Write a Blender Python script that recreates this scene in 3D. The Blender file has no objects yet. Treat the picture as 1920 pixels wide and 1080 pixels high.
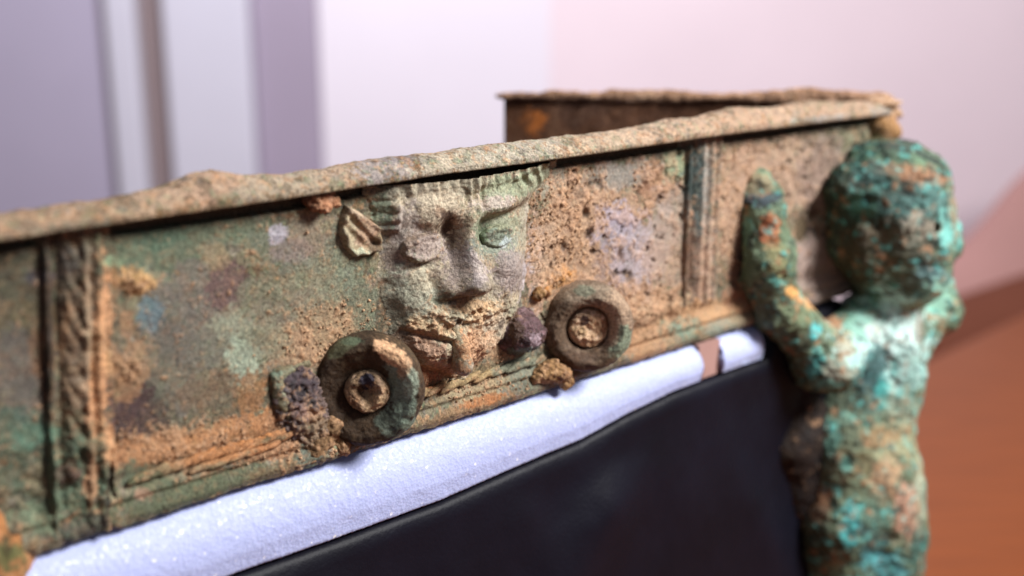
import bpy, math, random
import numpy as np
random.seed(4)
SC = bpy.context.scene
COLL = SC.collection
def lin(c):
    c = np.asarray(c, float) / 255.
    return np.where(c <= .04045, c / 12.92, ((c + .055) / 1.055) ** 2.4)

# ------------------------------------------------------------------ camera
FPX = 2181.0                                   # focal length in photograph pixels (1920 wide)
TH = math.atan(569 / FPX)                      # downward pitch
CT, ST = math.cos(TH), math.sin(TH)
CAM = np.array([0, 0, 1.24])
cd = bpy.data.cameras.new('camera'); cam = bpy.data.objects.new('camera', cd); COLL.objects.link(cam)
cam.location = CAM; cam.rotation_euler = (math.pi / 2 - TH, 0, 0)
cd.sensor_width = 36; cd.lens = 36 * FPX / 1920
cd.clip_start = .01; cd.clip_end = 50
cd.dof.use_dof = True; cd.dof.focus_distance = .462; cd.dof.aperture_fstop = 4.4
SC.camera = cam

# ------------------------------------------------------------------ world and lamps
W = bpy.data.worlds.new('World'); SC.world = W; W.use_nodes = True
bg = W.node_tree.nodes['Background']; bg.inputs[0].default_value = (.80, .82, 1.0, 1); bg.inputs[1].default_value = .19
def area(name, loc, target, power, size, col):
    l = bpy.data.lights.new(name, 'AREA'); l.energy = power; l.size = size; l.color = col
    o = bpy.data.objects.new(name, l); COLL.objects.link(o); o.location = loc
    from mathutils import Vector
    o.rotation_euler = (Vector(target) - Vector(loc)).to_track_quat('-Z', 'Y').to_euler()
    return o
area('window_light', (1.08, .22, 2.02), (.08, .56, 1.11), 49, .44, (1, .985, .968))
area('wall_fill_light', (-.3, 1.5, 2.64), (-.2, 2.7, 1.0), 49, .9, (.95, .93, 1.0))  # added lamp out of view, there to brighten the far wall
VS = SC.view_settings
VS.view_transform = 'Standard'; VS.look = 'None'; VS.exposure = 0; VS.gamma = 1

# ------------------------------------------------------------------ the frame's front plane: u along it, v up, h out of it (mm)
PHI = math.atan(2434 * CT / FPX)
D = np.array([math.sin(PHI), math.cos(PHI), 0]); N = np.array([math.cos(PHI), -math.sin(PHI), 0])
P0 = np.array([-.03477973, .44463401, 1.06626483])
def w(u, v, h):
    u, v, h = np.broadcast_arrays(np.asarray(u, float), np.asarray(v, float), np.asarray(h, float))
    return P0 + u[..., None] * .001 * D + h[..., None] * .001 * N + v[..., None] * .001 * np.array([0, 0, 1.])
def ray(px, py):
    x = (px - 960) / FPX; y = (540 - py) / FPX
    return np.array([x, CT + y * ST, -ST + y * CT])
def uvh(px, py, h=0):
    r = ray(px, py); q = P0 + N * h * .001
    p = CAM + r * ((q - CAM) @ N) / (r @ N) - P0
    return p @ D * 1000, p[2] * 1000
def at_y(px, py, y):
    r = ray(px, py); return CAM + r * (y / r[1])
def at_z(px, py, z):
    r = ray(px, py); return CAM + r * ((z - CAM[2]) / r[2])
def proj(X):
    q = X - CAM; dep = q @ np.array([0, CT, -ST])
    return 960 + FPX * q[..., 0] / dep, 540 - FPX * (q @ np.array([0, ST, CT])) / dep

# ------------------------------------------------------------------ numpy noise
_rng = np.random.RandomState(7)
PERM = np.concatenate([_rng.permutation(256)] * 3)
GR = _rng.normal(size=(256, 3)); GR /= np.linalg.norm(GR, axis=1)[:, None]
GR = GR.astype(np.float32)
def perlin(p):
    p = np.asarray(p, np.float32); sh = p.shape[:-1]; p = p.reshape(-1, 3)
    i = np.floor(p).astype(np.int32); f = p - i; i &= 255
    t = f * f * f * (f * (f * 6 - 15) + 10)
    out = np.zeros(len(p), np.float32)
    for dx in (0, 1):
        a = PERM[i[:, 0] + dx]; wx = t[:, 0] if dx else 1 - t[:, 0]
        for dy in (0, 1):
            b = PERM[a + i[:, 1] + dy]; wy = wx * (t[:, 1] if dy else 1 - t[:, 1])
            for dz in (0, 1):
                g = GR[PERM[b + i[:, 2] + dz] & 255]
                dt = g[:, 0] * (f[:, 0] - dx) + g[:, 1] * (f[:, 1] - dy) + g[:, 2] * (f[:, 2] - dz)
                out += wy * (t[:, 2] if dz else 1 - t[:, 2]) * dt
    return (out * 1.5).reshape(sh)
def fbm(p, scale, octs=4, seed=0, gain=.5):          # p in mm, scale = mm per feature
    p = np.asarray(p, np.float32) / scale + np.float32(seed * 17.31 + 3.7)
    s = 0; a = 1.; tot = 0
    for k in range(octs):
        s = s + a * perlin(p * (2.03 ** k) + 11.7 * k); tot += a; a *= gain
    return s / tot ** .7
def sstep(a, b, x):
    t = np.clip((x - a) / (b - a), 0, 1); return t * t * (3 - 2 * t)
def mix(a, b, m): return a + (b - a) * m[..., None]
def gauss(u, v, cu, cv, su, sv, rot=0):
    c, s = math.cos(math.radians(rot)), math.sin(math.radians(rot))
    x = (u - cu) * c + (v - cv) * s; y = -(u - cu) * s + (v - cv) * c
    return np.exp(-.5 * ((x / su) ** 2 + (y / sv) ** 2))
def segdist(u, v, a, b):
    ax, ay = a; bx, by = b; dx, dy = bx - ax, by - ay
    t = np.clip(((u - ax) * dx + (v - ay) * dy) / (dx * dx + dy * dy), 0, 1)
    return np.hypot(u - ax - t * dx, v - ay - t * dy), t

# ------------------------------------------------------------------ mesh helpers
def mesh(name, V, Fq, m, parent=None, col=None, org=None, smooth=True, kind=None):
    V = np.asarray(V, np.float64).reshape(-1, 3)
    if org is None: org = parent['_org'] if (parent is not None and '_org' in parent.keys()) else (0, 0, 0)
    V = V - np.asarray(org)
    me = bpy.data.meshes.new(name)
    if isinstance(Fq, np.ndarray):
        k = Fq.shape[1]; nf = len(Fq)
        me.vertices.add(len(V)); me.vertices.foreach_set('co', V.astype(np.float32).ravel())
        me.loops.add(nf * k); me.loops.foreach_set('vertex_index', Fq.astype(np.int32).ravel())
        me.polygons.add(nf); me.polygons.foreach_set('loop_start', np.arange(0, nf * k, k, dtype=np.int32))
    else:
        me.from_pydata([tuple(x) for x in V], [], [tuple(f) for f in Fq])
    me.update(calc_edges=True); me.validate()
    me.polygons.foreach_set('use_smooth', np.full(len(me.polygons), smooth))
    if col is not None:
        a = me.color_attributes.new('patina', 'FLOAT_COLOR', 'POINT')
        c = np.ones((len(V), 4), np.float32); c[:, :3] = np.clip(col.reshape(-1, 3), .004, .95); a.data.foreach_set('color', c.ravel())
    me.materials.append(m)
    o = bpy.data.objects.new(name, me); COLL.objects.link(o)
    if parent is not None: o.parent = parent
    else: o.location = org
    o['_org'] = [float(x) for x in org]
    if kind: o['kind'] = kind
    return o
def thing(name, label, cat, loc):
    o = bpy.data.objects.new(name, None); COLL.objects.link(o); o.location = loc; o.empty_display_size = .02
    o['label'] = label; o['category'] = cat; o['_org'] = [float(x) for x in loc]
    return o
def tag(o, label, cat): o['label'] = label; o['category'] = cat; return o
def gridfaces(nr, nc, wrapc=False):
    r = np.arange(nr - 1)[:, None]; c = np.arange(nc if wrapc else nc - 1)[None, :]; c2 = (c + 1) % nc
    f = np.stack([r * nc + c, r * nc + c2, (r + 1) * nc + c2, (r + 1) * nc + c], -1)
    return f.reshape(-1, 4)
def surfnet(field, org, sp):                          # naive surface nets; inside = negative
    f = field; nx, ny, nz = f.shape
    ins = f < 0
    cnt = np.zeros((nx - 1, ny - 1, nz - 1), np.int8)
    cs = [(i, j, k) for i in (0, 1) for j in (0, 1) for k in (0, 1)]
    sl = lambda A, c: A[c[0]:c[0] + nx - 1, c[1]:c[1] + ny - 1, c[2]:c[2] + nz - 1]
    for c in cs: cnt += sl(ins, c)
    I = np.argwhere((cnt > 0) & (cnt < 8))
    idx = np.full(cnt.shape, -1, np.int64); idx[I[:, 0], I[:, 1], I[:, 2]] = np.arange(len(I))
    acc = np.zeros((len(I), 3)); num = np.zeros(len(I))
    for a in cs:
        for ax in range(3):
            if a[ax]: continue
            b = list(a); b[ax] = 1
            fa = f[I[:, 0] + a[0], I[:, 1] + a[1], I[:, 2] + a[2]]; fb = f[I[:, 0] + b[0], I[:, 1] + b[1], I[:, 2] + b[2]]
            mk = (fa < 0) != (fb < 0)
            t = np.where(mk, fa / np.where(mk, fa - fb, 1), 0)
            p = np.tile(np.array(a, float), (len(I), 1)); p[:, ax] += t
            acc[mk] += p[mk]; num[mk] += 1
    V = (I + acc / num[:, None]) * sp + np.asarray(org)
    Q = []
    for ax in range(3):
        o1, o2 = (ax + 1) % 3, (ax + 2) % 3
        A = [slice(None)] * 3; B = [slice(None)] * 3
        for o_ in (o1, o2): A[o_] = slice(1, -1); B[o_] = slice(1, -1)
        A[ax] = slice(0, -1); B[ax] = slice(1, None)
        sa, sb = ins[tuple(A)], ins[tuple(B)]
        E = np.argwhere(sa != sb)
        fl = sa[E[:, 0], E[:, 1], E[:, 2]]
        E[:, o1] += 1; E[:, o2] += 1
        def ci(d1, d2):
            e = E.copy(); e[:, o1] -= d1; e[:, o2] -= d2
            return idx[e[:, 0], e[:, 1], e[:, 2]]
        q = np.stack([ci(1, 1), ci(0, 1), ci(0, 0), ci(1, 0)], -1)
        q[~fl] = q[~fl][:, ::-1]
        Q.append(q)
    return V, np.concatenate(Q)
def smin(a, b, k):
    hh = np.clip(.5 + .5 * (b - a) / k, 0, 1); return b + (a - b) * hh - k * hh * (1 - hh)
class Vol:
    """signed distance volume in metres"""
    def __init__(s, lo, hi, sp):
        s.lo = np.asarray(lo, float); s.sp = sp
        n_ = np.ceil((np.asarray(hi) - s.lo) / sp).astype(int) + 1
        g = np.meshgrid(*[np.arange(k, dtype=np.float32) * sp for k in n_], indexing='ij')
        s.X = [g[i] + np.float32(s.lo[i]) for i in range(3)]; s.f = np.full(n_, 1., np.float32)
    def ell(s, c, r, k=.004, R=None):
        q = [s.X[i] - np.float32(c[i]) for i in range(3)]
        if R is not None: q = [R[i][0] * q[0] + R[i][1] * q[1] + R[i][2] * q[2] for i in range(3)]
        k0 = np.sqrt((q[0] / r[0]) ** 2 + (q[1] / r[1]) ** 2 + (q[2] / r[2]) ** 2)
        s.f = smin(s.f, (k0 - 1) * np.float32(min(r)), k)
    def cap(s, a, b, ra, rb, k=.004):
        a = np.asarray(a); b = np.asarray(b); d_ = b - a; L = d_ @ d_
        t = np.clip(sum((s.X[i] - np.float32(a[i])) * np.float32(d_[i]) for i in range(3)) / np.float32(L), 0, 1)
        dist = np.sqrt(sum((s.X[i] - np.float32(a[i]) - t * np.float32(d_[i])) ** 2 for i in range(3)))
        s.f = smin(s.f, dist - (ra + (rb - ra) * t), k)
    def carve(s, c, r, k=.003):
        q = sum((s.X[i] - np.float32(c[i])) ** 2 for i in range(3)); s.f = -smin(-s.f, np.sqrt(q) - r, k)
    def net(s, noise=()):
        V, Q = surfnet(s.f, s.lo, s.sp)
        for amp, sc, sd in noise:
            nr = vnormals(V, Q); V = V + nr * (fbm(V * 1000, sc, 3, sd) * amp * .001)[:, None]
        return V, Q
def vnormals(V, Q):
    fn = np.cross(V[Q[:, 2]] - V[Q[:, 0]], V[Q[:, 3]] - V[Q[:, 1]])
    nn = np.zeros_like(V)
    for k in range(4): np.add.at(nn, Q[:, k], fn)
    return nn / np.maximum(np.linalg.norm(nn, axis=1), 1e-12)[:, None]

# ------------------------------------------------------------------ materials
def mat(name, rough=.7, spec=.3):
    m = bpy.data.materials.new(name); m.use_nodes = True
    b = m.node_tree.nodes['Principled BSDF']; b.inputs['Roughness'].default_value = rough
    b.inputs['Specular IOR Level'].default_value = spec
    return m, m.node_tree, b
def nz(nt, scale, detail=4, rough=.55, dist=0):
    t = nt.nodes.new('ShaderNodeTexNoise'); t.inputs['Scale'].default_value = scale
    t.inputs['Detail'].default_value = detail; t.inputs['Roughness'].default_value = rough; t.inputs['Distortion'].default_value = dist
    tc = nt.nodes.new('ShaderNodeTexCoord'); nt.links.new(tc.outputs['Object'], t.inputs['Vector'])
    return t
def ramp(nt, src, stops):
    r = nt.nodes.new('ShaderNodeValToRGB'); e = r.color_ramp.elements
    while len(e) < len(stops): e.new(.5)
    for k, (p, c) in enumerate(stops):
        e[k].position = p; e[k].color = (*c, 1) if len(c) == 3 else c
    nt.links.new(src, r.inputs[0]); return r
def bump(nt, b, src, dist, strength=1, prev=None):
    n_ = nt.nodes.new('ShaderNodeBump'); n_.inputs['Distance'].default_value = dist; n_.inputs['Strength'].default_value = strength
    nt.links.new(src, n_.inputs['Height'])
    if prev is not None: nt.links.new(prev.outputs[0], n_.inputs['Normal'])
    nt.links.new(n_.outputs[0], b.inputs['Normal']); return n_
def patina_mat(name, rough=.78, spec=.28, bs=1.0, var=.58):
    m, nt, b = mat(name, rough, spec)
    at = nt.nodes.new('ShaderNodeAttribute'); at.attribute_name = 'patina'
    n1 = nz(nt, 900, 5, .7); n2 = nz(nt, 330, 3, .6, .6)
    g = 1 - var; 
    r1 = ramp(nt, n1.outputs['Fac'], [(.30, (g, g, g)), (.52, (1, 1, 1)), (.72, (1 + var, 1 + var, 1 + var * .9))])
    mx = nt.nodes.new('ShaderNodeMix'); mx.data_type = 'RGBA'; mx.blend_type = 'MULTIPLY'; mx.inputs['Factor'].default_value = 1
    nt.links.new(at.outputs['Color'], mx.inputs['A']); nt.links.new(r1.outputs[0], mx.inputs['B'])
    nt.links.new(mx.outputs['Result'], b.inputs['Base Color'])
    rr = ramp(nt, n2.outputs['Fac'], [(.35, (rough - .22,) * 3), (.65, (min(1, rough + .12),) * 3)])
    nt.links.new(rr.outputs[0], b.inputs['Roughness'])
    b1 = bump(nt, b, n1.outputs['Fac'], .0008 * bs, .9)
    bump(nt, b, n2.outputs['Fac'], .0009 * bs, .7, b1)
    return m
M_PAT = patina_mat('bronze_patina')
M_RIM = patina_mat('crusted_bronze', .85, .15, 1.2)
M_FIG = patina_mat('verdigris_bronze', .55, .4, 1.6, .35)
M_NAIL = patina_mat('iron_corrosion', .5, .45, 1.5, .4)

def plain(name, c, rough=.7, spec=.3, var=.06, scale=6, bd=0, bsc=200):
    m, nt, b = mat(name, rough, spec); c = lin(c)
    t = nz(nt, scale, 4); r = ramp(nt, t.outputs['Fac'], [(.3, tuple(c * (1 - var))), (.7, tuple(np.minimum(c * (1 + var), 1)))])
    nt.links.new(r.outputs[0], b.inputs['Base Color'])
    if bd: bump(nt, b, nz(nt, bsc, 4).outputs['Fac'], bd)
    return m

# ------------------------------------------------------------------ painting of patina (soil, verdigris, bare bronze, with some shade and light painted in)
def paint(V, col, patches, seed, warp=1.0, wscale=7, desat=.0):
    """patches: (px, py, rx, ry, rot, rgb, strength[, softness]) given where the photograph shows each tone"""
    sh = V.shape[:-1]; X = V.reshape(-1, 3); col = col.reshape(-1, 3).copy()
    px, py = proj(X)
    wp = fbm(X * 1000, wscale, 4, seed); w2 = fbm(X * 1000, 1.9, 4, seed + 5, .65)
    for k, pt in enumerate(patches):
        x0, y0, rx, ry, rot, rgb, st = pt[:7]; so = pt[7] if len(pt) > 7 else .5
        c, s = math.cos(math.radians(rot)), math.sin(math.radians(rot))
        near = (np.abs(px - x0) < 2.2 * max(rx, ry)) & (np.abs(py - y0) < 2.2 * max(rx, ry))
        if not near.any(): continue
        x, y = px[near] - x0, py[near] - y0
        dd = np.sqrt(((x * c + y * s) / rx) ** 2 + ((-x * s + y * c) / ry) ** 2)
        sg = 1 if k % 2 else -1
        dd = dd + warp * (sg * wp[near] + 1.0 * w2[near])
        rgb = np.asarray(rgb, float); rgb = rgb + (rgb @ [.3, .55, .15] - rgb) * desat
        mk = st * (1 - sstep(1 - so * .4, 1 + so * .25, dd))
        col[near] = mix(col[near], lin(rgb), mk)
    return col.reshape(*sh, 3)

SAND, SAND2, SAND3 = (190, 154, 122), (158, 116, 82), (212, 176, 140)
P_PANEL = [
 (1002, 470, 18, 60, 5, (200, 186, 192), .8), (1005, 560, 14, 36, 0, (184, 164, 158), .6), (1030, 340, 40, 30, 0, (160, 152, 132), .7),
 # left end
 (60, 520, 120, 60, 0, (66, 66, 50), .8), (40, 600, 70, 40, 0, (92, 78, 52), .7), (40, 700, 60, 90, 0, (98, 92, 86), .8), (30, 790, 60, 30, 0, (70, 105, 90), .7),
 (85, 640, 16, 130, 0, (48, 34, 24), .8), (80, 520, 22, 18, 0, (50, 50, 70), .7), (70, 660, 20, 50, 0, (130, 88, 56), .6),
 (100, 880, 110, 90, 0, (74, 92, 72), .8), (60, 820, 60, 25, -10, (86, 128, 104), .7), (130, 890, 30, 22, 0, (84, 54, 46), .8), (70, 900, 35, 30, 0, (128, 112, 80), .6), (75, 970, 40, 30, 0, (110, 130, 98), .7), (150, 985, 60, 20, -15, (62, 66, 58), .8), (120, 830, 30, 20, 0, (60, 56, 44), .8), (170, 880, 16, 50, 0, (170, 122, 84), .7),
 # first field
 (330, 460, 130, 50, -8, (92, 112, 88), .7), (300, 450, 60, 20, -8, (84, 124, 100), .5), (470, 430, 60, 35, 0, (104, 118, 92), .6), (360, 590, 90, 90, 0, (112, 106, 98), .75), (300, 700, 80, 90, 0, (104, 100, 90), .6), (430, 640, 70, 60, 0, (116, 114, 96), .5),
 (425, 535, 42, 52, 10, (108, 80, 76), .9, .3), (245, 780, 50, 62, 5, (74, 52, 54), .95, .3), (295, 790, 30, 40, 0, (70, 58, 54), .7), (205, 760, 16, 60, 0, (80, 56, 52), .6),
 (255, 530, 34, 24, 10, (200, 150, 88), .95, .3), (215, 520, 10, 22, 0, (170, 120, 70), .8), (280, 590, 26, 40, 0, (92, 124, 136), .75), (215, 490, 25, 12, 0, (130, 160, 120), .7), (400, 480, 30, 30, 0, (150, 128, 92), .7),
 (455, 680, 34, 52, 5, (158, 174, 148), .85), (440, 610, 40, 30, 0, (150, 156, 128), .6), (480, 560, 50, 40, 0, (124, 128, 100), .5), (390, 730, 70, 30, -15, (118, 96, 74), .7), (430, 770, 60, 25, -15, (96, 84, 66), .7), (250, 690, 30, 70, 20, (182, 130, 84), .55), (190, 640, 22, 120, 4, (188, 136, 94), .85), (180, 750, 20, 100, 3, (190, 132, 88), .85), (200, 830, 22, 50, -15, (196, 142, 96), .9), (215, 690, 40, 22, 10, (186, 136, 90), .8), (238, 610, 14, 30, 0, (178, 126, 84), .6),
 (300, 840, 110, 30, -10, (182, 124, 78), .95), (450, 810, 110, 30, -14, (176, 116, 68), .95), (400, 850, 90, 22, -14, (172, 118, 76), .85), (560, 790, 70, 30, -14, (176, 124, 84), .7), (470, 740, 30, 40, 0, (160, 104, 56), .7), (520, 840, 60, 16, -16, (168, 112, 72), .8),
 (300, 930, 120, 26, -14, (84, 92, 66), .9), (400, 900, 100, 18, -16, (88, 96, 68), .8), (270, 895, 40, 20, 0, (96, 112, 84), .7), (260, 920, 18, 14, 0, (190, 140, 110), .7), (520, 875, 80, 12, -17, (110, 92, 64), .8), (565, 850, 20, 26, 0, (92, 110, 98), .8),
 # second field, left of the mask
 (560, 460, 90, 50, -8, (112, 118, 98), .7), (650, 560, 60, 60, 0, (118, 124, 100), .6), (522, 440, 16, 24, 15, (172, 166, 178), .9, .25), (550, 470, 40, 25, 0, (140, 120, 116), .6), (580, 440, 40, 40, 0, (150, 120, 100), .45), (600, 540, 60, 60, 0, (140, 140, 112), .5), (560, 600, 70, 60, 0, (128, 116, 96), .6), (620, 620, 90, 50, -10, (172, 138, 100), .75), (560, 660, 60, 40, -10, (176, 136, 100), .7), (690, 600, 30, 60, 0, (108, 116, 92), .7), (715, 590, 10, 60, 5, (60, 48, 36), .6), (500, 640, 40, 40, 0, (138, 136, 108), .6), (650, 470, 30, 60, 0, (120, 132, 108), .6),
 # right of the mask
 (1120, 460, 130, 150, 0, (186, 142, 110), .8), (1150, 425, 44, 46, 10, (166, 154, 170), .95, .35), (1200, 490, 34, 84, 4, (170, 158, 166), .85, .4), (1160, 500, 16, 70, 4, (164, 150, 158), .8), (1240, 440, 20, 90, 3, (168, 156, 150), .7), (1130, 480, 16, 50, 8, (140, 120, 122), .5), (1160, 330, 90, 26, -8, (150, 144, 134), .8), (1230, 340, 40, 40, 0, (176, 128, 96), .8), (1080, 400, 60, 80, 0, (190, 148, 114), .7), (1050, 520, 36, 26, 0, (206, 140, 80), .9), (1100, 570, 100, 30, 0, (176, 126, 86), .6), (1020, 470, 30, 70, 0, (192, 156, 124), .7), (1200, 570, 70, 40, 0, (198, 152, 114), .75), (1250, 480, 50, 60, 0, (184, 148, 124), .6), (1260, 400, 36, 60, 0, (170, 146, 130), .6), (1265, 310, 22, 36, 0, (134, 160, 122), .8),
 (1110, 350, 10, 12, 0, (60, 46, 38), .7), (1100, 400, 8, 12, 0, (60, 46, 42), .7), (1105, 440, 8, 14, 0, (70, 52, 46), .7), (1055, 460, 7, 10, 0, (80, 56, 46), .7), (1090, 365, 12, 8, 0, (84, 62, 46), .6), (1165, 480, 8, 22, 0, (120, 80, 52), .6), (1180, 520, 8, 14, 0, (110, 78, 52), .6),
 (1308, 350, 26, 90, 2, (84, 102, 100), .95), (1300, 330, 14, 70, 0, (46, 62, 60), .9), (1296, 480, 10, 80, 0, (84, 62, 50), .8), (1325, 360, 8, 100, 0, (176, 164, 152), .6), (1290, 480, 10, 90, 0, (110, 78, 58), .7), (1320, 500, 18, 80, 0, (180, 140, 114), .6),
 (1400, 400, 60, 150, 0, (190, 148, 118), .8), (1480, 330, 90, 70, 0, (178, 142, 116), .8), (1540, 330, 50, 80, 0, (138, 112, 98), .8), (1540, 500, 60, 80, 0, (160, 134, 126), .8), (1510, 430, 18, 14, 0, (40, 32, 36), .9), (1530, 395, 14, 10, 0, (90, 70, 60), .7), (1400, 570, 50, 40, 0, (176, 116, 80), .7), (1320, 590, 100, 24, -6, (198, 146, 98), .85),
 (1270, 612, 34, 18, -10, (112, 138, 116), .85), (1340, 612, 30, 14, -10, (116, 132, 118), .7), (1390, 600, 40, 20, -14, (130, 126, 100), .7), (1200, 640, 50, 30, -14, (180, 128, 86), .8),
 # under the mask
 (820, 680, 60, 30, -10, (176, 118, 78), .8), (800, 715, 40, 22, 0, (186, 112, 72), .8), (880, 720, 90, 24, -14, (164, 142, 104), .8), (940, 690, 60, 28, -14, (160, 136, 98), .7), (970, 690, 46, 30, -14, (112, 126, 112), .7), (860, 765, 80, 12, -18, (150, 112, 76), .8), (900, 745, 40, 8, -16, (176, 104, 52), .8), (800, 790, 40, 12, -16, (120, 96, 66), .8), (990, 715, 50, 14, -14, (104, 104, 86), .8), (920, 650, 50, 26, 0, (174, 134, 96), .8),
]
P_MASK = [
 (1030, 335, 44, 26, -10, (150, 148, 124), .8),
 (800, 385, 70, 34, -6, (184, 168, 142), .85), (760, 420, 30, 40, 0, (150, 138, 132), .7), (745, 480, 26, 60, 0, (138, 124, 116), .7), (800, 460, 40, 34, 0, (160, 144, 136), .85), (798, 496, 26, 5, 4, (60, 46, 36), .8), (800, 440, 30, 4, -10, (110, 90, 74), .6), (770, 450, 18, 20, 0, (150, 128, 108), .6),
 (775, 545, 46, 50, 0, (150, 152, 132), .8), (800, 520, 30, 24, 0, (172, 160, 134), .6), (740, 600, 34, 50, 0, (126, 124, 106), .8), (830, 400, 24, 10, 20, (122, 92, 70), .7), (835, 420, 15, 26, 12, (70, 50, 38), .95), (848, 460, 14, 36, 8, (88, 70, 58), .9), (856, 505, 18, 28, 0, (98, 80, 68), .85),  # dark eye corner and nose flank: dirt and shade together
 (862, 440, 12, 50, 0, (168, 152, 128), .6), (870, 500, 36, 40, 0, (140, 126, 120), .8), (850, 520, 30, 36, 0, (132, 116, 104), .6), (895, 500, 14, 40, -20, (170, 156, 152), .7), (835, 560, 26, 12, 0, (110, 118, 98), .7), (868, 562, 40, 8, 4, (74, 50, 38), .6),  # shadow under the nose and lit right ridge put into the colour
 (930, 420, 44, 34, 0, (132, 138, 112), .8), (930, 460, 40, 28, 0, (116, 128, 114), .8), (905, 440, 14, 22, 0, (96, 112, 84), .7), (945, 455, 12, 8, -40, (176, 186, 186), .7), (930, 375, 40, 16, -8, (172, 156, 144), .8), (950, 350, 60, 24, -8, (130, 142, 112), .75), (1010, 330, 36, 20, -10, (140, 146, 118), .7), (960, 510, 40, 40, 0, (138, 124, 120), .85), (920, 540, 20, 18, 0, (140, 128, 110), .6),
 (998, 450, 9, 36, 10, (190, 178, 180), .6, .4), (990, 500, 9, 50, 5, (180, 168, 172), .55, .4), (985, 560, 10, 40, 5, (204, 190, 192), .8), (1000, 400, 16, 30, 20, (184, 168, 154), .8), (985, 420, 14, 50, 8, (150, 146, 124), .5),
 (790, 600, 46, 18, 8, (138, 136, 116), .7), (810, 615, 50, 18, 10, (176, 148, 110), .8), (850, 595, 40, 16, 0, (166, 158, 130), .8), (910, 590, 40, 22, -8, (188, 152, 112), .85), (880, 575, 40, 12, 0, (170, 132, 92), .7), (858, 604, 9, 5, 0, (60, 46, 40), .9), (775, 612, 16, 12, 0, (196, 152, 112), .7), (930, 610, 30, 24, -40, (168, 152, 130), .7), (938, 607, 6, 8, 0, (70, 54, 44), .8),
 (800, 650, 50, 28, 10, (160, 122, 98), .85), (760, 640, 24, 30, 10, (150, 124, 104), .7), (858, 655, 20, 38, 0, (176, 164, 134), .95), (890, 650, 30, 30, 0, (190, 142, 104), .8), (830, 690, 40, 20, 0, (166, 116, 82), .7), (920, 640, 20, 24, -30, (186, 150, 118), .7),
 (720, 395, 24, 34, 0, (104, 124, 102), .8), (718, 360, 26, 20, 0, (112, 116, 96), .7), (700, 350, 30, 12, 0, (120, 100, 80), .7), (780, 355, 60, 16, -8, (148, 138, 118), .7), (870, 345, 50, 20, -8, (154, 146, 124), .7), (715, 440, 16, 30, 0, (118, 112, 102), .8),
]
def patina_noise(V, seed, dark, mid, lite):
    X = V * 1000
    a = fbm(X, 14, 4, seed); b = fbm(X, 4, 4, seed + 1); c = fbm(X, 1.6, 3, seed + 2)
    col = mix(np.broadcast_to(lin(mid), X.shape).copy(), lin(lite), sstep(.0, .6, a + .6 * b))
    col = mix(col, lin(dark), sstep(.05, .7, -a + .7 * c))
    e = fbm(X, 3.2, 4, seed + 6, .65); f_ = fbm(X, 2.0, 4, seed + 7, .65)
    col = mix(col, lin(lite) * [1.3, 1.27, 1.38], .7 * sstep(.16, .34, e)); col = mix(col, lin(dark) * .8, .6 * sstep(.18, .36, f_))
    return col
def mottle(V, col, seed, st=.7, k=1.0):
    X = V * 1000; ed = .45 * fbm(X, 1.5, 3, seed, .65)
    for j, (sc_, rgb, a) in enumerate([(11, (70, 58, 44), .75), (9, (84, 100, 74), .6), (7, (150, 104, 68), .6), (5, (132, 126, 118), .6), (4, (58, 46, 38), .7), (3.4, (112, 132, 102), .55), (3, (186, 142, 104), .6)]):
        n_ = fbm(X, sc_ * k, 4, seed + 3 * j + 1, .6) + ed * .5
        col = mix(col, lin(rgb), st * a * sstep(.20, .34, n_))
    return col
def grains(V, col, dens, seed, sand=SAND, pit=(62, 48, 36)):
    """soil crumbs and pits: returns colour and height (mm)"""
    X = V * 1000
    g = fbm(X, 2.2, 5, seed + 20, .68); g2 = fbm(X, 6.5, 3, seed + 21)
    m_ = sstep(.06, .46, .8 * g + .75 * g2 + (dens - .5) * .9)
    tone = sstep(-.5, .5, fbm(X, 1.3, 2, seed + 23))
    sc_ = mix(np.broadcast_to(lin(SAND2), X.shape).copy(), lin(sand), tone)
    col = mix(col, sc_, .75 * m_)
    p_ = sstep(.28, .55, fbm(X, 1.9, 3, seed + 24) - .12)
    col = mix(col, lin(pit), .55 * p_)
    return col, m_ * (.28 + .4 * g) + .35 * np.clip(g2, 0, 1) * m_ - .5 * p_

# ================================================================== the room
def box(name, lo, hi, m, parent=None, bev=.0, rotz=0, piv=None):
    lo = np.array(lo, float); hi = np.array(hi, float); b = min(bev, .45 * (hi - lo).min())
    import bmesh
    bm = bmesh.new(); bmesh.ops.create_cube(bm, size=1)
    for v_ in bm.verts: v_.co = [(lo[i] + hi[i]) / 2 + v_.co[i] * (hi[i] - lo[i]) for i in range(3)]
    if b > 0: bmesh.ops.bevel(bm, geom=bm.edges[:], offset=b, segments=3, profile=.6, affect='EDGES')
    V = np.array([v_.co[:] for v_ in bm.verts]); Fq = [[v_.index for v_ in f.verts] for f in bm.faces]; bm.free()
    if rotz:
        c, s = math.cos(rotz), math.sin(rotz); q = V - piv
        V = piv + np.stack([q[:, 0] * c - q[:, 1] * s, q[:, 0] * s + q[:, 1] * c, q[:, 2]], 1)
    return mesh(name, V, Fq, m, parent, smooth=False)
YB = 2.70
def bx(px, y=YB): return (px - 960) / FPX * (y * CT + .25 * ST)
M_WALL = plain('lavender_white_wall', (230, 223, 232), .8, .2, .02, 3, .0003, 300)
M_PINK = plain('pinkish_wall', (232, 215, 221), .8, .2, .03, 3, .0003, 300)  # pink cast of the light put into the wall colour
M_FLOOR = plain('brown_floor', (120, 78, 52), .5, .3, .12, 4)
flr = mesh('floor', [(-6, -3, 0), (6, -3, 0), (6, 6, 0), (-6, 6, 0)], [(0, 1, 2, 3)], M_FLOOR, kind='structure')
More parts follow.
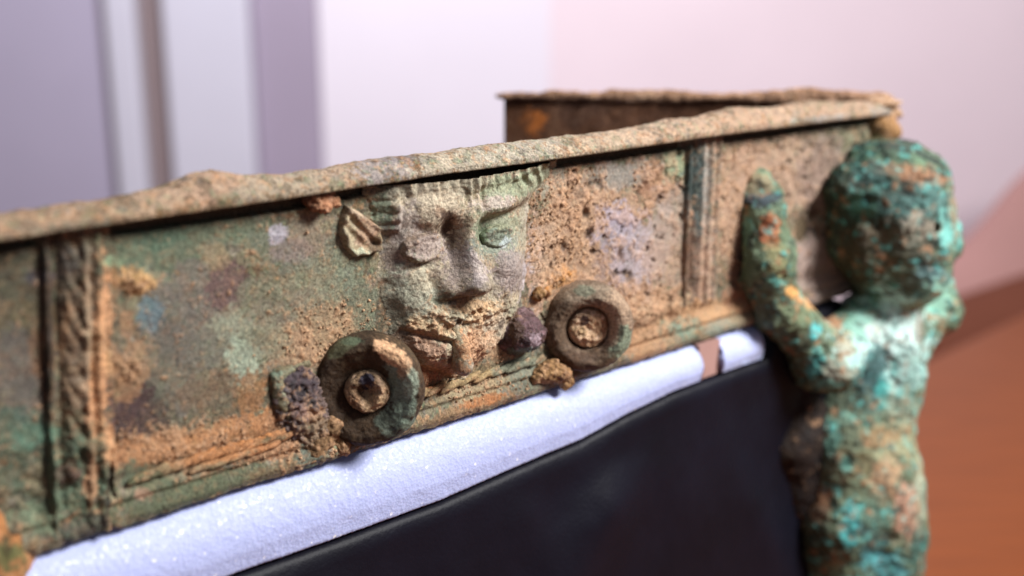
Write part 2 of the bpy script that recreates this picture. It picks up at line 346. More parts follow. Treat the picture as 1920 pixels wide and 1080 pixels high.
o = box('wall', (bx(603), YB, 0), (bx(1030), YB + .2, 2.9), M_WALL); o['kind'] = 'structure'
xr = bx(1030)
o = box('wall', (xr, YB, 0), (xr + 2.4, YB + .2, 2.9), M_PINK, rotz=math.radians(-6), piv=np.array([xr, YB, 0])); o['kind'] = 'structure'
o = box('wall', (-3.4, YB + .55, 0), (bx(603), YB + .75, 2.9), M_WALL); o['kind'] = 'structure'
M_LEAF = plain('grey_lavender_door_paint', (178, 170, 190), .55, .35, .05, 2)
M_WHITEP = plain('white_gloss_paint', (208, 206, 218), .45, .4, .03, 4)
M_MAUVE = plain('mauve_casing_shade', (162, 150, 168), .6, .3, .04, 3)  # shade on the side of the casing, put into the colour
M_SHADE = plain('brown_grey_shadow', (140, 124, 124), .6, .3, .05, 3)  # shadow strips beside the door stop, put into the colour
dr = thing('door', 'tall grey lavender door in white frame with mauve shade painted in at left behind bronze', 'door', (bx(100), YB, 0))
box('door_leaf', (-2.6, YB + .02, .01), (bx(192), YB + .07, 2.4), M_LEAF, dr, .004)
box('door_stop', (bx(212), YB - .02, 0), (bx(268), YB + .07, 2.45), M_WHITEP, dr, .012)
box('jamb', (bx(268) + .003, YB + .01, 0), (bx(318), YB + .09, 2.45), M_SHADE, dr, .004)
box('jamb', (bx(186), YB + .03, 0), (bx(212) - .003, YB + .09, 2.45), M_SHADE, dr, .004)
box('casing', (bx(318) + .003, YB - .03, 0), (bx(478), YB + .08, 2.5), M_WHITEP, dr, .01)
box('casing_edge', (bx(478) + .003, YB, 0), (bx(603) - .002, YB + .1, 2.5), M_MAUVE, dr, .006)

# table with its far edge running away to the right
M_WOOD, nt, b = mat('orange_varnished_wood', .42, .25)
tx = nt.nodes.new('ShaderNodeTexCoord'); mp = nt.nodes.new('ShaderNodeMapping'); mp.inputs['Scale'].default_value = (3, 40, 40)
mp.inputs['Rotation'].default_value = (0, 0, math.radians(-45))
t = nt.nodes.new('ShaderNodeTexNoise'); t.inputs['Scale'].default_value = 3; t.inputs['Detail'].default_value = 5
nt.links.new(tx.outputs['Object'], mp.inputs[0]); nt.links.new(mp.outputs[0], t.inputs['Vector'])
r_ = ramp(nt, t.outputs['Fac'], [(.3, tuple(lin((104, 50, 13)))), (.7, tuple(lin((120, 60, 18))))]); nt.links.new(r_.outputs[0], b.inputs['Base Color'])
ta = at_z(1730, 680, .75); tb = at_z(1920, 590, .75); td = (tb - ta) / np.linalg.norm(tb - ta); tn = np.array([td[1], -td[0], 0])   # tn points to the viewer
tab = thing('table', 'orange brown varnished wooden table carrying the bronze and its stand', 'table', tuple((ta + tn * .5) * [1, 1, 0]))
def obox(name, org, ax, a0, a1, c0, c1, z0, z1, m, parent, bev=.003):
    ang = math.atan2(ax[1], ax[0]); nn = np.array([ax[1], -ax[0], 0])
    import bmesh
    lo = np.array([a0, -c1, z0]); hi = np.array([a1, -c0, z1])
    bm = bmesh.new(); bmesh.ops.create_cube(bm, size=1)
    for v_ in bm.verts: v_.co = [(lo[i] + hi[i]) / 2 + v_.co[i] * (hi[i] - lo[i]) for i in range(3)]
    bmesh.ops.bevel(bm, geom=bm.edges[:], offset=min(bev, .4 * (hi - lo).min()), segments=2, profile=.6, affect='EDGES')
    V = np.array([v_.co[:] for v_ in bm.verts]); Fq = [[v_.index for v_ in f.verts] for f in bm.faces]; bm.free()
    W_ = np.array([org[0], org[1], 0]) + V[:, :1] * ax + (-V[:, 1:2]) * nn + V[:, 2:3] * np.array([0, 0, 1.])
    return mesh(name, W_, Fq, m, parent, smooth=False)
obox('tabletop', ta, td, -1.7, .9, 0, 1.45, .715, .75, M_WOOD, tab, .004)
for a0, c0 in ((-1.65, .05), (.79, .05), (-1.65, 1.34), (.79, 1.34)): obox('leg', ta, td, a0, a0 + .06, c0, c0 + .06, 0, .714, M_WOOD, tab, .004)
obox('apron', ta, td, -1.58, .78, .07, .095, .63, .714, M_WOOD, tab)

# added brown form beyond the table, standing in for soft wall shadow
M_WSHADOW = plain('wall_shadow_brown', (166, 126, 120), .9, .1, .05, 5)
M_WSHADOW_DARK = plain('wall_shadow_dark_brown', (100, 58, 44), .9, .1, .06, 5)
so_ = thing('wall_shadow_form', 'added brown form standing in for soft wall shadow at the right edge', 'shadow_form', tuple(at_y(1990, 700, 2.3) * [1, 1, 0]))
V_ = Vol((.45, 1.93, .3), (1.75, 2.4, 1.3), .02)
V_.ell(at_y(2060, 480, 2.18), (.23, .08, .23), .12); V_.cap(at_y(1620, 650, 2.18), at_y(2200, 510, 2.18), .07, .12, .14)
V, Q = V_.net(); mesh('shadow_back', V, Q, M_WSHADOW, so_)
V_ = Vol((.55, 1.78, .0), (1.75, 2.5, 1.0), .02)
V_.cap(at_y(1640, 715, 2.02), at_y(2150, 580, 2.02), .10, .13, .1); V_.ell((1.1, 2.05, .28), (.5, .2, .28), .08)
V, Q = V_.net(); mesh('shadow_base', V, Q, M_WSHADOW_DARK, so_)

# ================================================================== black stand and white foam
FT = [(-260, -30.5), (-91, -30.4), (-54, -31.4), (1, -32), (47, -29.4), (84, -28), (116, -23.5), (150, -20.5), (190, -20), (227, -20), (236, -4), (244, -1.6), (300, -1.4)]
fu = [a for a, _ in FT]; fv = [b_ for _, b_ in FT]
M_BLACK = plain('black_cloth', (13, 13, 23), .5, .14, .25, 22, .0002, 500)
nu = 260; us = np.linspace(-250, 300, nu)
prof = [(-75, -178), (-75, 0), (-40, .0), (4, .0), (7, -1.2), (8.5, -5), (9, -20), (10, -60), (12, -120), (14, -178)]
pu = []
for (a, b_), (c, e) in zip(prof[:-1], prof[1:]):
    k = max(2, int(np.hypot(c - a, e - b_) / 3)); 
    for i in range(k): pu.append((a + (c - a) * i / k, b_ + (e - b_) * i / k))
pu.append(prof[-1]); pu = np.array(pu)
UU, HH = np.meshgrid(us, pu[:, 0]); ZZ = np.repeat(pu[:, 1][:, None], nu, 1)
base_ = np.interp(UU, fu, fv)
zb = np.where(ZZ > -177, base_ - .6, 0) + ZZ; zfloor = (.7515 - P0[2]) * 1000; zb = np.maximum(zb, zfloor)
fold = sstep(0, -25, ZZ) * (HH > 0)
X = np.stack([UU, HH * 0, zb], -1)
HHd = HH + fold * (7 * fbm(np.stack([UU * 1.0 + zb * .5, zb * .45, HH * 0], -1), 70, 2, 3) + 7 * np.exp(-((UU - 95 - (zb + 60) * .55) / 26) ** 2) * sstep(-40, -70, zb)) + .3 * fbm(X, 9, 2, 4)
st_ = mesh('support', w(UU, zb, HHd), gridfaces(len(pu), nu)[:, ::-1], M_BLACK, org=w(60, zfloor, -20))
tag(st_, 'black cloth covered stand under the white foam strip', 'stand')

M_FOAM, nt, b = mat('white_foam', .55, .5)
vo = nt.nodes.new('ShaderNodeTexVoronoi'); vo.inputs['Scale'].default_value = 900
tc = nt.nodes.new('ShaderNodeTexCoord'); nt.links.new(tc.outputs['Object'], vo.inputs['Vector'])
vr = ramp(nt, vo.outputs['Color'], [(.0, tuple(lin((164, 173, 213)))), (.90, tuple(lin((176, 184, 224)))), (1, tuple(lin((250, 250, 255))))]); nt.links.new(vr.outputs[0], b.inputs['Base Color'])  # palest cells paint the foam's sparkle into its colour
rr = ramp(nt, vo.outputs['Color'], [(.6, (.7,) * 3), (.95, (.3,) * 3)]); nt.links.new(rr.outputs[0], b.inputs['Roughness'])
bump(nt, b, vo.outputs['Distance'], .00025, .5)
b.inputs['Subsurface Weight'].default_value = .25; b.inputs['Subsurface Radius'].default_value = (.004, .004, .005); b.inputs['Subsurface Scale'].default_value = .6
def foam(name, u0, u1, label, h1=3.6, seed=1):
    us = np.arange(u0, u1 + .01, .55); us[-1] = u1
    prof = [(-60, 0, 1), (-30, 0, 1), (-8, 0, 1)]
    top = []
    for (a, b_, _), (c, e, _) in zip(prof[:-1], prof[1:]):
        k = max(1, int(np.hypot(c - a, e - b_) / (3 if a < -15 else .6)))
        for i in range(k): top.append((a + (c - a) * i / k, b_ + (e - b_) * i / k))
    top = np.array(top); nt_ = len(top); k = 46; tt = np.linspace(0, 1, k)
    UU = np.repeat(us[None], nt_ + k + 1, 0); HH = np.zeros_like(UU); ZZ = np.zeros_like(UU)
    vb = np.interp(us, fu, fv) + .25
    HH[:nt_] = top[:, 0][:, None]; ZZ[:nt_] = top[:, 1][:, None] - .9
    z0 = -.9; tt = tt ** 1.5
    for j in range(k): HH[nt_ + j] = -8 + 16.6 * math.sqrt(1 - (1 - min(tt[j] / .62, 1)) ** 2) ** .8 - 1.6 * max(0, tt[j] - .7) / .3 - (.8 if j == k - 1 else 0); ZZ[nt_ + j] = z0 + (vb - z0) * tt[j]
    HH[-1] = -60; ZZ[-1] = vb
    X = np.stack([UU, ZZ, HH], -1)
    nz_ = .2 * fbm(X, 1.5, 2, seed) + .35 * fbm(X, 14, 2, seed + 1); amp = np.ones((nt_ + k + 1, 1)); amp[-1] = 0; amp[:6] = 0
    HH = HH + nz_ * amp; ZZ = ZZ + nz_ * amp * (np.arange(nt_ + k + 1)[:, None] < nt_) * .6
    ZZ[nt_ + k - 1] += .5 * fbm(np.stack([us, us * 0, us * 0], -1), 1.6, 2, seed + 3) + .15
    nr, nc = UU.shape; Fq = gridfaces(nr, nc)[:, ::-1]
    V = w(UU, ZZ, HH).reshape(-1, 3)
    o = mesh(name, V, Fq, M_FOAM, org=w((u0 + u1) / 2, -25, -20))
    # end caps
    import bmesh
    bm = bmesh.new(); bm.from_mesh(o.data)
    bmesh.ops.holes_fill(bm, edges=[e for e in bm.edges if e.is_boundary], sides=0); bm.to_mesh(o.data); bm.free()
    return tag(o, label, 'foam')
foam('foam_strip', -250, 170.5, 'long white foam strip under the lower edge of the bronze')
foam('foam_block', 187.6, 222, 'short blurred white foam block beside the bronze figure arm', seed=9)
M_CORK = plain('pinkish_board', (156, 122, 114), .8, .2, .08, 60)
V = []
for (a, h_) in ((170.7, 5), (187.8, 5), (187.8, -55), (170.7, -55)):
    for v_ in (-19.7, -1.6): V.append(w(a, v_, h_))
o = mesh('spacer', np.array(V), [(0, 2, 3, 1), (2, 4, 5, 3), (4, 6, 7, 5), (6, 0, 1, 7), (1, 3, 5, 7), (0, 6, 4, 2)], M_CORK, org=w(179, -19.7, -26), smooth=False)
tag(o, 'small pinkish spacer in the gap between the two white foam pieces', 'spacer')

# ================================================================== the bronze
BR = thing('bronze_frame', 'corroded ancient bronze frame with bearded satyr mask, two rings and corner figure', 'bronze fitting', tuple(w(60, 0, -30)))
# ---- front panel
def sand_density(V):
    px, py = proj(V); s = np.full(px.shape, .22)
    for (x, y, rx, ry, a) in [(620, 630, 120, 70, .75), (1060, 420, 90, 140, .75), (1200, 580, 120, 60, .8), (400, 830, 240, 45, .8), (1420, 420, 110, 180, .6), (190, 680, 40, 190, .75), (560, 790, 60, 60, .6), (880, 640, 130, 90, .65), (255, 530, 40, 28, .9), (1230, 340, 40, 50, .8), (250, 680, 50, 60, .5), (880, 720, 140, 40, .6), (600, 450, 60, 60, .35)]:
        s = np.maximum(s, a * np.exp(-(((x - px) / rx) ** 2 + ((y - py) / ry) ** 2) * .8))
    return s
st = .42
us = np.arange(-178, 332.1, st); vs = np.arange(0, 104.1, st)
U, Vv = np.meshgrid(us, vs); FLAT = w(U, Vv, 0)
col = patina_noise(FLAT, 1, (70, 62, 48), (116, 108, 88), (140, 134, 108))
col = mottle(FLAT, col, 300, .8, 1.5)
col = paint(FLAT, col, P_PANEL, 2, .62, desat=.2) * .96
col = mottle(FLAT, col, 300, .2)
col, gh = grains(FLAT, col, sand_density(FLAT), 3)
X3 = FLAT * 1000
H = gh + .7 * fbm(X3, 30, 3, 8) + .25 * fbm(X3, 6, 3, 9)
mould = 3.2 * (1 - sstep(8, 16, Vv)) + 1.2 * np.exp(-((Vv - 3.0) / 2.2) ** 2) - 1.2 * np.exp(-((Vv - 7.5) / 1.2) ** 2)
H += mould + 1.8 * np.exp(-((Vv - 20 + 1.5 * fbm(X3, 25, 2, 11)) / 4.5) ** 2) * np.clip(sand_density(FLAT) * 1.5, 0, 1)
H += 1.6 * fbm(X3, 5, 3, 14) * sstep(44, 30, Vv) * sstep(-126, -134, U)           # swollen corrosion at the left foot
H += 2.5 * sstep(228, 236, U) * sstep(40, 60, Vv) * (.5 + fbm(X3, 9, 3, 15))      # lumpy corner behind the figure
for (x, y, r_h, dp) in [(1510, 430, 4.5, 5), (1530, 395, 3, 3), (1110, 352, 1.4, 2), (1100, 402, 1.2, 2), (1105, 442, 1.5, 2), (1055, 460, 1.2, 1.6), (1165, 480, 1.2, 1.5), (1180, 520, 1.2, 1.4), (1480, 545, 3.5, 4), (1120, 345, 1.2, 1.6), (1250, 590, 1.2, 1.5), (1515, 520, 2.5, 2)]:
    a, b_ = uvh(x, y); H -= 1.3 * dp * gauss(U, Vv, a, b_, r_h * 1.15, r_h * 1.5)
pz = sstep(.31, .44, fbm(X3, 6.5, 4, 90, .6)) * sstep(58, 66, U) * sstep(16, 24, Vv)
cz = sstep(.10, .30, fbm(X3, 10, 4, 91, .62)) * sstep(58, 66, U) * sstep(250, 200, U) * sstep(12, 20, Vv)
H += .7 * cz - 1.6 * pz
col = mix(col, lin((190, 150, 120)), .38 * cz); col = mix(col, lin((66, 48, 38)), .75 * pz)
for (x, y, r_u, r_v, hp) in [(255, 528, 3.4, 2.8, 2.6), (238, 685, 4, 4, 1.6), (1210, 335, 3, 3, 1.6), (1050, 520, 3, 2.5, 2.0), (1240, 320, 2, 4, 1.0), (600, 840, 6, 4, 2), (560, 680, 6, 5, 1.2)]:
    a, b_ = uvh(x, y); H += hp * gauss(U, Vv, a, b_, r_u, r_v) * (1 + .9 * fbm(X3, 3, 2, 16))
ug = np.interp(us, [-140, -60, -35, 60, 200, 330], [97.6, 96.8, 98.4, 98.2, 98.4, 98.6])[None]
H -= 6.0 * sstep(ug - .8, ug + .8, Vv + .6 * fbm(X3, 8, 2, 19))
edge = .9 * fbm(np.stack([U, U * 0, U * 0], -1), 12, 4, 17) + .7 * fbm(np.stack([U, U * 0, U * 0], -1), 3, 2, 18)
Vd = Vv + edge * sstep(6, 0, Vv)
V = w(U, Vd, H).reshape(-1, 3)
nr, nc = U.shape
# bottom and end returns give the sheet its thickness
bot = w(us, Vd[0], H[0] - 7)[None]; rgt = None
V2 = np.concatenate([bot.reshape(-1, 3), V]); c2 = np.concatenate([col[0] * .8, col.reshape(-1, 3)])
panel = mesh('front_panel', V2, gridfaces(nr + 1, nc), M_PAT, BR, c2)
bk = mesh('back_plate', w(*np.meshgrid([-178, 331.5], [.8, 103.5]), -3.2).reshape(-1, 3), np.array([[0, 2, 3, 1]]), M_PAT, panel, np.tile(lin((96, 82, 62)), (4, 1)))

def relief(name, u0, u1, v0, v1, st, Hf, patches, parent, base, seed, dens=.2, m=M_PAT, mask=None, mot=.45, sdens=None):
    U, Vv = np.meshgrid(np.arange(u0, u1 + st * .5, st), np.arange(v0, v1 + st * .5, st))
    H = Hf(U, Vv); Wd = w(U, Vv, H)
    col = patina_noise(Wd, seed, *base); col = mottle(Wd, col, seed + 300, mot * 1.4, 1.3); col = paint(Wd, col, patches, seed + 1, .8, desat=.15) * 1.15; col = mottle(Wd, col, seed + 330, mot * .5)
    dn = sdens(Wd) if sdens else dens
    col, gh = grains(Wd, col, dn, seed + 2)
    Wd = w(U, Vv, H + gh * .55)
    Fq = gridfaces(*U.shape)
    if mask is not None:
        mk = mask(U, Vv, H).ravel(); Fq = Fq[mk[Fq].all(1)]
        used = np.unique(Fq); re = np.full(U.size, -1); re[used] = np.arange(len(used)); Fq = re[Fq]
        return mesh(name, Wd.reshape(-1, 3)[used], Fq, m, parent, col.reshape(-1, 3)[used])
    return mesh(name, Wd.reshape(-1, 3), Fq, m, parent, col.reshape(-1, 3))

# ---- pilasters
def pil_left(U, Vv):
    c = U + (Vv - 60) * -.07
    e = sstep(-152, -149, c) * sstep(-126.5, -129, c)
    r = np.zeros_like(U)
    r += 2.2 * np.exp(-((c + 133.5) / 1.7) ** 2) + 1.6 * np.exp(-((c + 137.6) / 1.2) ** 2)
    r += 1.8 * np.exp(-((c + 150) / 1.6) ** 2) - 2.2 * np.exp(-((c + 146.3) / 1.4) ** 2)
    r += 1.1 * (1 + 1.2 * fbm(np.stack([U, Vv, U * 0], -1), 9, 3, 34)) * np.abs(np.sin((Vv * .9 + (c + 141) * 1.9) * .36 + 1.5 * fbm(np.stack([U, Vv, U * 0], -1), 14, 2, 35))) * sstep(-144.5, -143, c) * sstep(-136, -138, c) * sstep(18, 30, Vv)
    cr = -2.5 * np.exp(-((c + 130.3) / .7) ** 2) * sstep(28, 20, Vv)
    x = np.stack([U, Vv, U * 0], -1)
    return e * (1.6 + r) - (1 - e) * 3 + cr * e + 1.5 * fbm(x, 6, 4, 31, .6) * e + 2.2 * e * sstep(42, 28, Vv) * (.5 + fbm(x, 5, 3, 32))
relief('pilaster', -154, -125, 1, 102.5, .42, pil_left, P_PANEL + [(120, 580, 45, 130, 2, (92, 76, 60), .7), (130, 700, 40, 120, 2, (110, 84, 62), .6), (95, 650, 10, 150, 2, (40, 30, 24), .8), (165, 600, 10, 150, 3, (160, 132, 104), .7), (120, 620, 8, 60, 8, (150, 112, 78), .6), (150, 480, 24, 26, 0, (104, 100, 84), .7), (110, 490, 40, 30, 0, (62, 56, 52), .8), (186, 660, 11, 150, 4, (192, 138, 94), .85), (100, 880, 110, 90, 0, (76, 94, 74), .75), (130, 890, 26, 20, 0, (84, 54, 46), .8), (60, 820, 60, 22, -10, (86, 128, 104), .7), (172, 890, 12, 55, 3, (168, 122, 86), .75), (205, 930, 5, 60, 2, (34, 32, 26), .9), (110, 960, 50, 30, 0, (92, 108, 84), .6)], BR, ((60, 48, 38), (98, 84, 66), (120, 108, 86)), 41, .3)
def pil_right(U, Vv):
    c = U; e = sstep(160, 161.5, c) * sstep(188, 186, c)
    r = 2.0 * np.exp(-((c - 171.5) / 1.5) ** 2) + 2.2 * np.exp(-((c - 177.5) / 1.5) ** 2) + 1.6 * np.exp(-((c - 184.5) / 1.4) ** 2) - 2.4 * np.exp(-((c - 165.5) / 2.2) ** 2) + 1.2 * np.exp(-((c - 161.8) / .8) ** 2)
    x = np.stack([U, Vv, U * 0], -1)
    return e * (1.5 + r) - (1 - e) * 3 + .9 * fbm(x, 6, 3, 33) * e
relief('pilaster', 158, 190, 19, 103, .5, pil_right, P_PANEL, BR, ((80, 70, 60), (140, 126, 110), (170, 152, 134)), 44, .25)
# ---- rope moulding along the foot of the panel
rv = []; rf = []; rc = []
def strand(u, v, L, r, ang, h):
    n1, n2 = 9, 10; base = len(rv); t = np.linspace(-1, 1, n1); c, s = math.cos(ang), math.sin(ang)
    for i in range(n1):
        rad = r * math.sqrt(max(0, 1 - (abs(t[i])) ** 2.4)) + .02; uu = u + t[i] * L * c; vv = v + t[i] * L * s
        for j in range(n2):
            a = 2 * math.pi * j / n2; rv.append(w(uu - s * rad * math.cos(a), vv + c * rad * math.cos(a), h + rad * math.sin(a)))
    for i in range(n1 - 1):
        for j in range(n2): rf.append((base + i * n2 + j, base + i * n2 + (j + 1) % n2, base + (i + 1) * n2 + (j + 1) % n2, base + (i + 1) * n2 + j))
for k in range(52):
    u = -124 + k * 3.6
    if -66 < u < -6 or u > 62: continue
    strand(u, 15.2 + random.uniform(-.5, .5), 4.6, 1.35, math.radians(20 + random.uniform(-4, 4)), 2.6 + random.uniform(-.9, .5))
    if -106 < u < -70: strand(u, 12.2 + random.uniform(-.5, .5), 4.6, 1.2, math.radians(8), 3.2 + random.uniform(-.9, .3))
rv = np.array(rv); rv = rv + N * (.0005 * fbm(rv * 1000, 3, 3, 51))[:, None] + np.array([0, 0, 1]) * (.0005 * fbm(rv * 1000, 2.5, 3, 52))[:, None]
rc = patina_noise(rv, 53, (74, 70, 52), (128, 108, 80), (150, 130, 98)); rc = paint(rv, rc, P_PANEL, 54, .5)
rc, _ = grains(rv, rc, .5, 55)
rf = np.array(rf[:72])
for k in range(len(rv) // 90): mesh('strand', rv[k * 90:k * 90 + 90], rf, M_PAT, panel, rc[k * 90:k * 90 + 90])

# ---- satyr mask in relief
CU = 17.0
def halfw(Vv): return np.interp(Vv, [18, 24, 30, 36, 44, 54, 64, 76, 90, 104], [6, 17, 26, 31, 35.5, 38, 39.5, 40, 41, 44])
def mask_h(U, Vv):
    x = np.stack([U, Vv, U * 0], -1)
    a = np.maximum(np.abs(U - CU) / (halfw(Vv) + 13 * sstep(85, 98, Vv) * (U > CU)) + .06 * fbm(x, 9, 2, 60), 0)
    fade = sstep(18, 34, Vv)
    H = 10.5 * np.clip(1 - a ** 2.0, 0, 1) ** 1.05 * (.3 + .7 * fade)
    g = lambda *p: gauss(U, Vv, *p)
    # brows
    H += 2.9 * g(-4, 91, 11.5, 4.6, -4) + 3.0 * g(4, 87.5, 5, 4) + 4.2 * g(37, 88.6, 10, 3.4, 4) + 1.5 * g(27, 87, 4, 3)
    H -= 4.8 * g(5.2, 83, 3.0, 6.5, 20) + 2.2 * g(7.6, 72, 2.2, 6.5, 10) + 3.4 * g(24, 78, 3.0, 5.5, -10) + 3.2 * g(35, 83.4, 10, 1.7, 3) + .4 * g(-8, 83.4, 8, 1.3, -8)
    # eye mounds and lids
    H += 1.2 * g(-8, 80, 9, 7) - 1.0 * g(-5.0, 76, 9, 5.5) - 1.2 * g(-4.0, 69.4, 6.5, .9, 5) - 2.6 * g(33, 75.5, 8.5, 5.5)
    # nose
    d1, t1 = segdist(U, Vv, (15.2, 88), (13.2, 60))
    hn = 2.2 + 6.2 * t1 ** 1.1; wn = 3.7 + 3.0 * t1
    H += hn * np.exp(-(d1 / wn) ** 3.0) * sstep(53.8, 56.8, Vv)
    H += 3.0 * np.exp(-(((U - 13.2) / 6.0) ** 2 + ((Vv - 60) / 4.6) ** 2) ** 1.4) * sstep(53.6, 56.0, Vv)
    H += 4.0 * (g(3.2, 58, 3.2, 3.2) + g(22.4, 58, 2.8, 3.0)) * sstep(53.2, 55.6, Vv)
    H -= 2.2 * (g(-1.6, 60, 1.8, 5, 18) + g(27.6, 60, 1.8, 5, -18)) + 1.6 * g(14, 52.6, 7, 1.4)
    # cheeks
    H += 2.6 * g(-11, 60, 7, 8) + 4.4 * g(38, 61, 7.5, 9)
    # moustache, lips, beard
    rough_ = 1 + 1.0 * fbm(x, 3.2, 3, 66)
    H += (2.4 * g(3, 47.5, 10, 4.0, 10) + 2.2 * g(25, 47, 11, 4.0, -8)) * rough_ + 1.0 * g(14, 50, 4, 2)
    d2, t2 = segdist(U, Vv, (-13, 43.4), (9.5, 34.6)); H -= 1.8 * np.exp(-(d2 / .9) ** 2)
    d2b, _ = segdist(U, Vv, (-12, 45.8), (9, 37.6)); H += 1.3 * np.exp(-(d2b / 1.5) ** 2) * rough_
    d3, _ = segdist(U, Vv, (41, 43), (25, 29)); H += 2.6 * np.exp(-(d3 / 2.0) ** 2)
    d4, _ = segdist(U, Vv, (36.5, 39.5), (22, 29)); H -= 2.0 * np.exp(-(d4 / 1.2) ** 2)
    H += 2.6 * g(-2, 34, 9, 4.5) + 1.5 * g(10, 27, 16, 4) - 2.0 * g(7.2, 31, 1.2, 5)
    H -= 2.6 * g(11.5, 42.8, 1.6, .9) + 2.2 * g(39.5, 36.5, 1.2, 1.4)
    # hair: rows of short locks, thinned by corrosion
    top = sstep(95.6, 98.2, Vv + 2.0 * fbm(x, 6, 2, 67) - .0012 * (U - CU) ** 2)
    ph = U * .66 + 1.6 * fbm(np.stack([U, Vv * .35, U * 0], -1), 9, 2, 68)
    H += top * (.9 * np.abs(np.sin(ph)) * (1 + .9 * fbm(x, 4, 2, 69)) + .5) * sstep(-14, -11, U)
    H += 1.9 * np.exp(-(((U - 13.6) / 1.2) ** 2)) * sstep(88, 95, Vv) + 1.5 * np.exp(-(((U - 17.6) / 1.6) ** 2)) * sstep(84, 92, Vv) - 1.4 * np.exp(-(((U - 21.2) / 1.2) ** 2)) * sstep(85, 91, Vv)
    hl = sstep(-14.5, -16.5, U) * sstep(82, 85, Vv)
    H += hl * (1.0 + 1.1 * np.abs(np.sin(Vv * .62 + 1.2 * fbm(x, 8, 2, 77))))
    rgt_ = sstep(36, 46, U) * sstep(88, 94, Vv - .15 * (U - 44)); H += rgt_ * .9 * np.sin((Vv * .6 + U * .75) + 2.5 * fbm(x, 9, 2, 78))
    H += .8 * fbm(x, 7, 3, 61) * (.5 + 1.4 * sstep(56, 40, Vv)) + .45 * fbm(x, 2.5, 3, 62) + 1.4 * fbm(x, 3.4, 4, 63, .6) * sstep(54, 46, Vv)
    H = H * (1 - .55 * sstep(.80, 1.0, a)) - .5 * sstep(.85, 1.0, a)
    out = sstep(.97, 1.06, a + .05 * fbm(x, 2.4, 3, 59))
    return H * (1 - out) - 2.5 * out + .4
def mask_mask(U, Vv, H):
    return H > -1.5
MASK_BASE = ((112, 98, 82), (150, 138, 118), (168, 154, 130))
def mdens(Vw):
    px, py = proj(Vw); s = np.full(px.shape, .12)
    for (x, y, rx, ry, a) in [(860, 610, 110, 50, .7), (880, 660, 90, 40, .6), (770, 610, 30, 25, .6), (800, 440, 30, 24, .4), (1010, 420, 24, 80, .5)]:
        s = np.maximum(s, a * np.exp(-(((x - px) / rx) ** 2 + ((y - py) / ry) ** 2)))
    return s
mk = relief('satyr_mask', -32, 80, 17, 101.3, .30, mask_h, P_MASK, BR, MASK_BASE, 64, mask=mask_mask, sdens=mdens, mot=.22)
mk['label'] = 'bearded satyr face in high relief with pointed ear'
def patch_vol(name, vol, noise, base, patches, seed, parent, m=M_PAT, dens=.2, disp=.5):
    V, Q = vol.net(noise)
    col = patina_noise(V, seed, *base); col = paint(V, col, patches, seed + 1); col, gh = grains(V, col, dens, seed + 2)
    V = V + vnormals(V, Q) * (gh * disp * .001)[:, None]
    return mesh(name, V, Q, m, parent, col)
def wb(pts, pad):
    P = np.array(pts); return P.min(0) - pad, P.max(0) + pad
RUV = np.array([D, N, [0, 0, 1.]])
for (u, v, h, r, lab) in ((-6.0, 76.4, 4.9, (9.0, 5.0, 7.0), None), (32.5, 75.4, 4.8, (8.0, 5.2, 5.4), None)):
    c = w(u, v, h); vo_ = Vol(*wb([c], .013), .0005); vo_.ell(c, np.array(r) * .001, .001, RUV)
    if True:
        for du in np.linspace(-7.5, 7.5, 12): vo_.ell(w(u + du, v + (3.2 if u > 0 else 4.2) * (1 - (du / 9) ** 2), h + 4.4 * math.sqrt(1 - (du / 9) ** 2)), ((.0013 if u > 0 else .0009),) * 3, .001)
        for du in np.linspace(-7, 7, 12): vo_.ell(w(u + du, v - (3.4 if u > 0 else 4.4) * (1 - (du / 9) ** 2), h + 4.2 * math.sqrt(1 - (du / 9) ** 2)), (.0012, .0012, .0010), .001)
    patch_vol('eye', vo_, ((.6, 5, 70), (.4, 1.8, 79)), MASK_BASE, P_MASK, 71, mk, dens=.3)
# beard tuft
p1, p2, p3 = w(7.2, 45.5, 8.0), w(9.4, 35, 11.0), w(10.6, 26.0, 10.6)
vo_ = Vol(*wb([p1, p2, p3], .008), .0005); vo_.cap(p1, p2, .0028, .0034, .002); vo_.cap(p2, p3, .0034, .0042, .002); vo_.cap(w(11, 30, 2), p3, .003, .0036, .002)
patch_vol('beard_lock', vo_, ((.5, 4, 72),), MASK_BASE, P_MASK, 73, mk, dens=.25)
# pointed ear
EAR = np.array([(-21.5, 85.5), (-26, 89), (-31, 93), (-36.5, 96), (-39.2, 90), (-39.6, 85), (-37.6, 80), (-33.5, 75.8), (-28, 75.8), (-21.5, 76.8)])
def polysd(U, Vv, P):
    dm = np.full(U.shape, 1e9); ins = np.zeros(U.shape, bool)
    for i in range(len(P)):
        a, b_ = P[i], P[(i + 1) % len(P)]
        dd, _ = segdist(U, Vv, a, b_); dm = np.minimum(dm, dd)
        cnd = (a[1] > Vv) != (b_[1] > Vv)
        xi = a[0] + (Vv - a[1]) / np.where(b_[1] == a[1], 1e-9, b_[1] - a[1]) * (b_[0] - a[0]); ins ^= cnd & (U < xi)
    return np.where(ins, -dm, dm)
def ear_h(U, Vv):
    x = np.stack([U, Vv, U * 0], -1)
    s = polysd(U, Vv, EAR); o_ = sstep(.6, -.6, s)
    H = 2.3 + 1.3 * np.exp(-((s + 1.3) / 1.1) ** 2) - .7 * np.exp(-((s + 5) / 2.2) ** 2) + .5 * np.sin((U + Vv) * 1.1)
    dd, _ = segdist(U, Vv, (-36, 93), (-24, 81)); H += 1.2 * np.exp(-(dd / 1.3) ** 2)
    H -= 1.2 * gauss(U, Vv, -25, 79.5, 2, 2) ; H += 1.4 * gauss(U, Vv, -22.5, 77, 3.5, 1.3)
    return H * o_ - 3 * (1 - o_) + .45 * fbm(x, 4, 3, 75) * o_
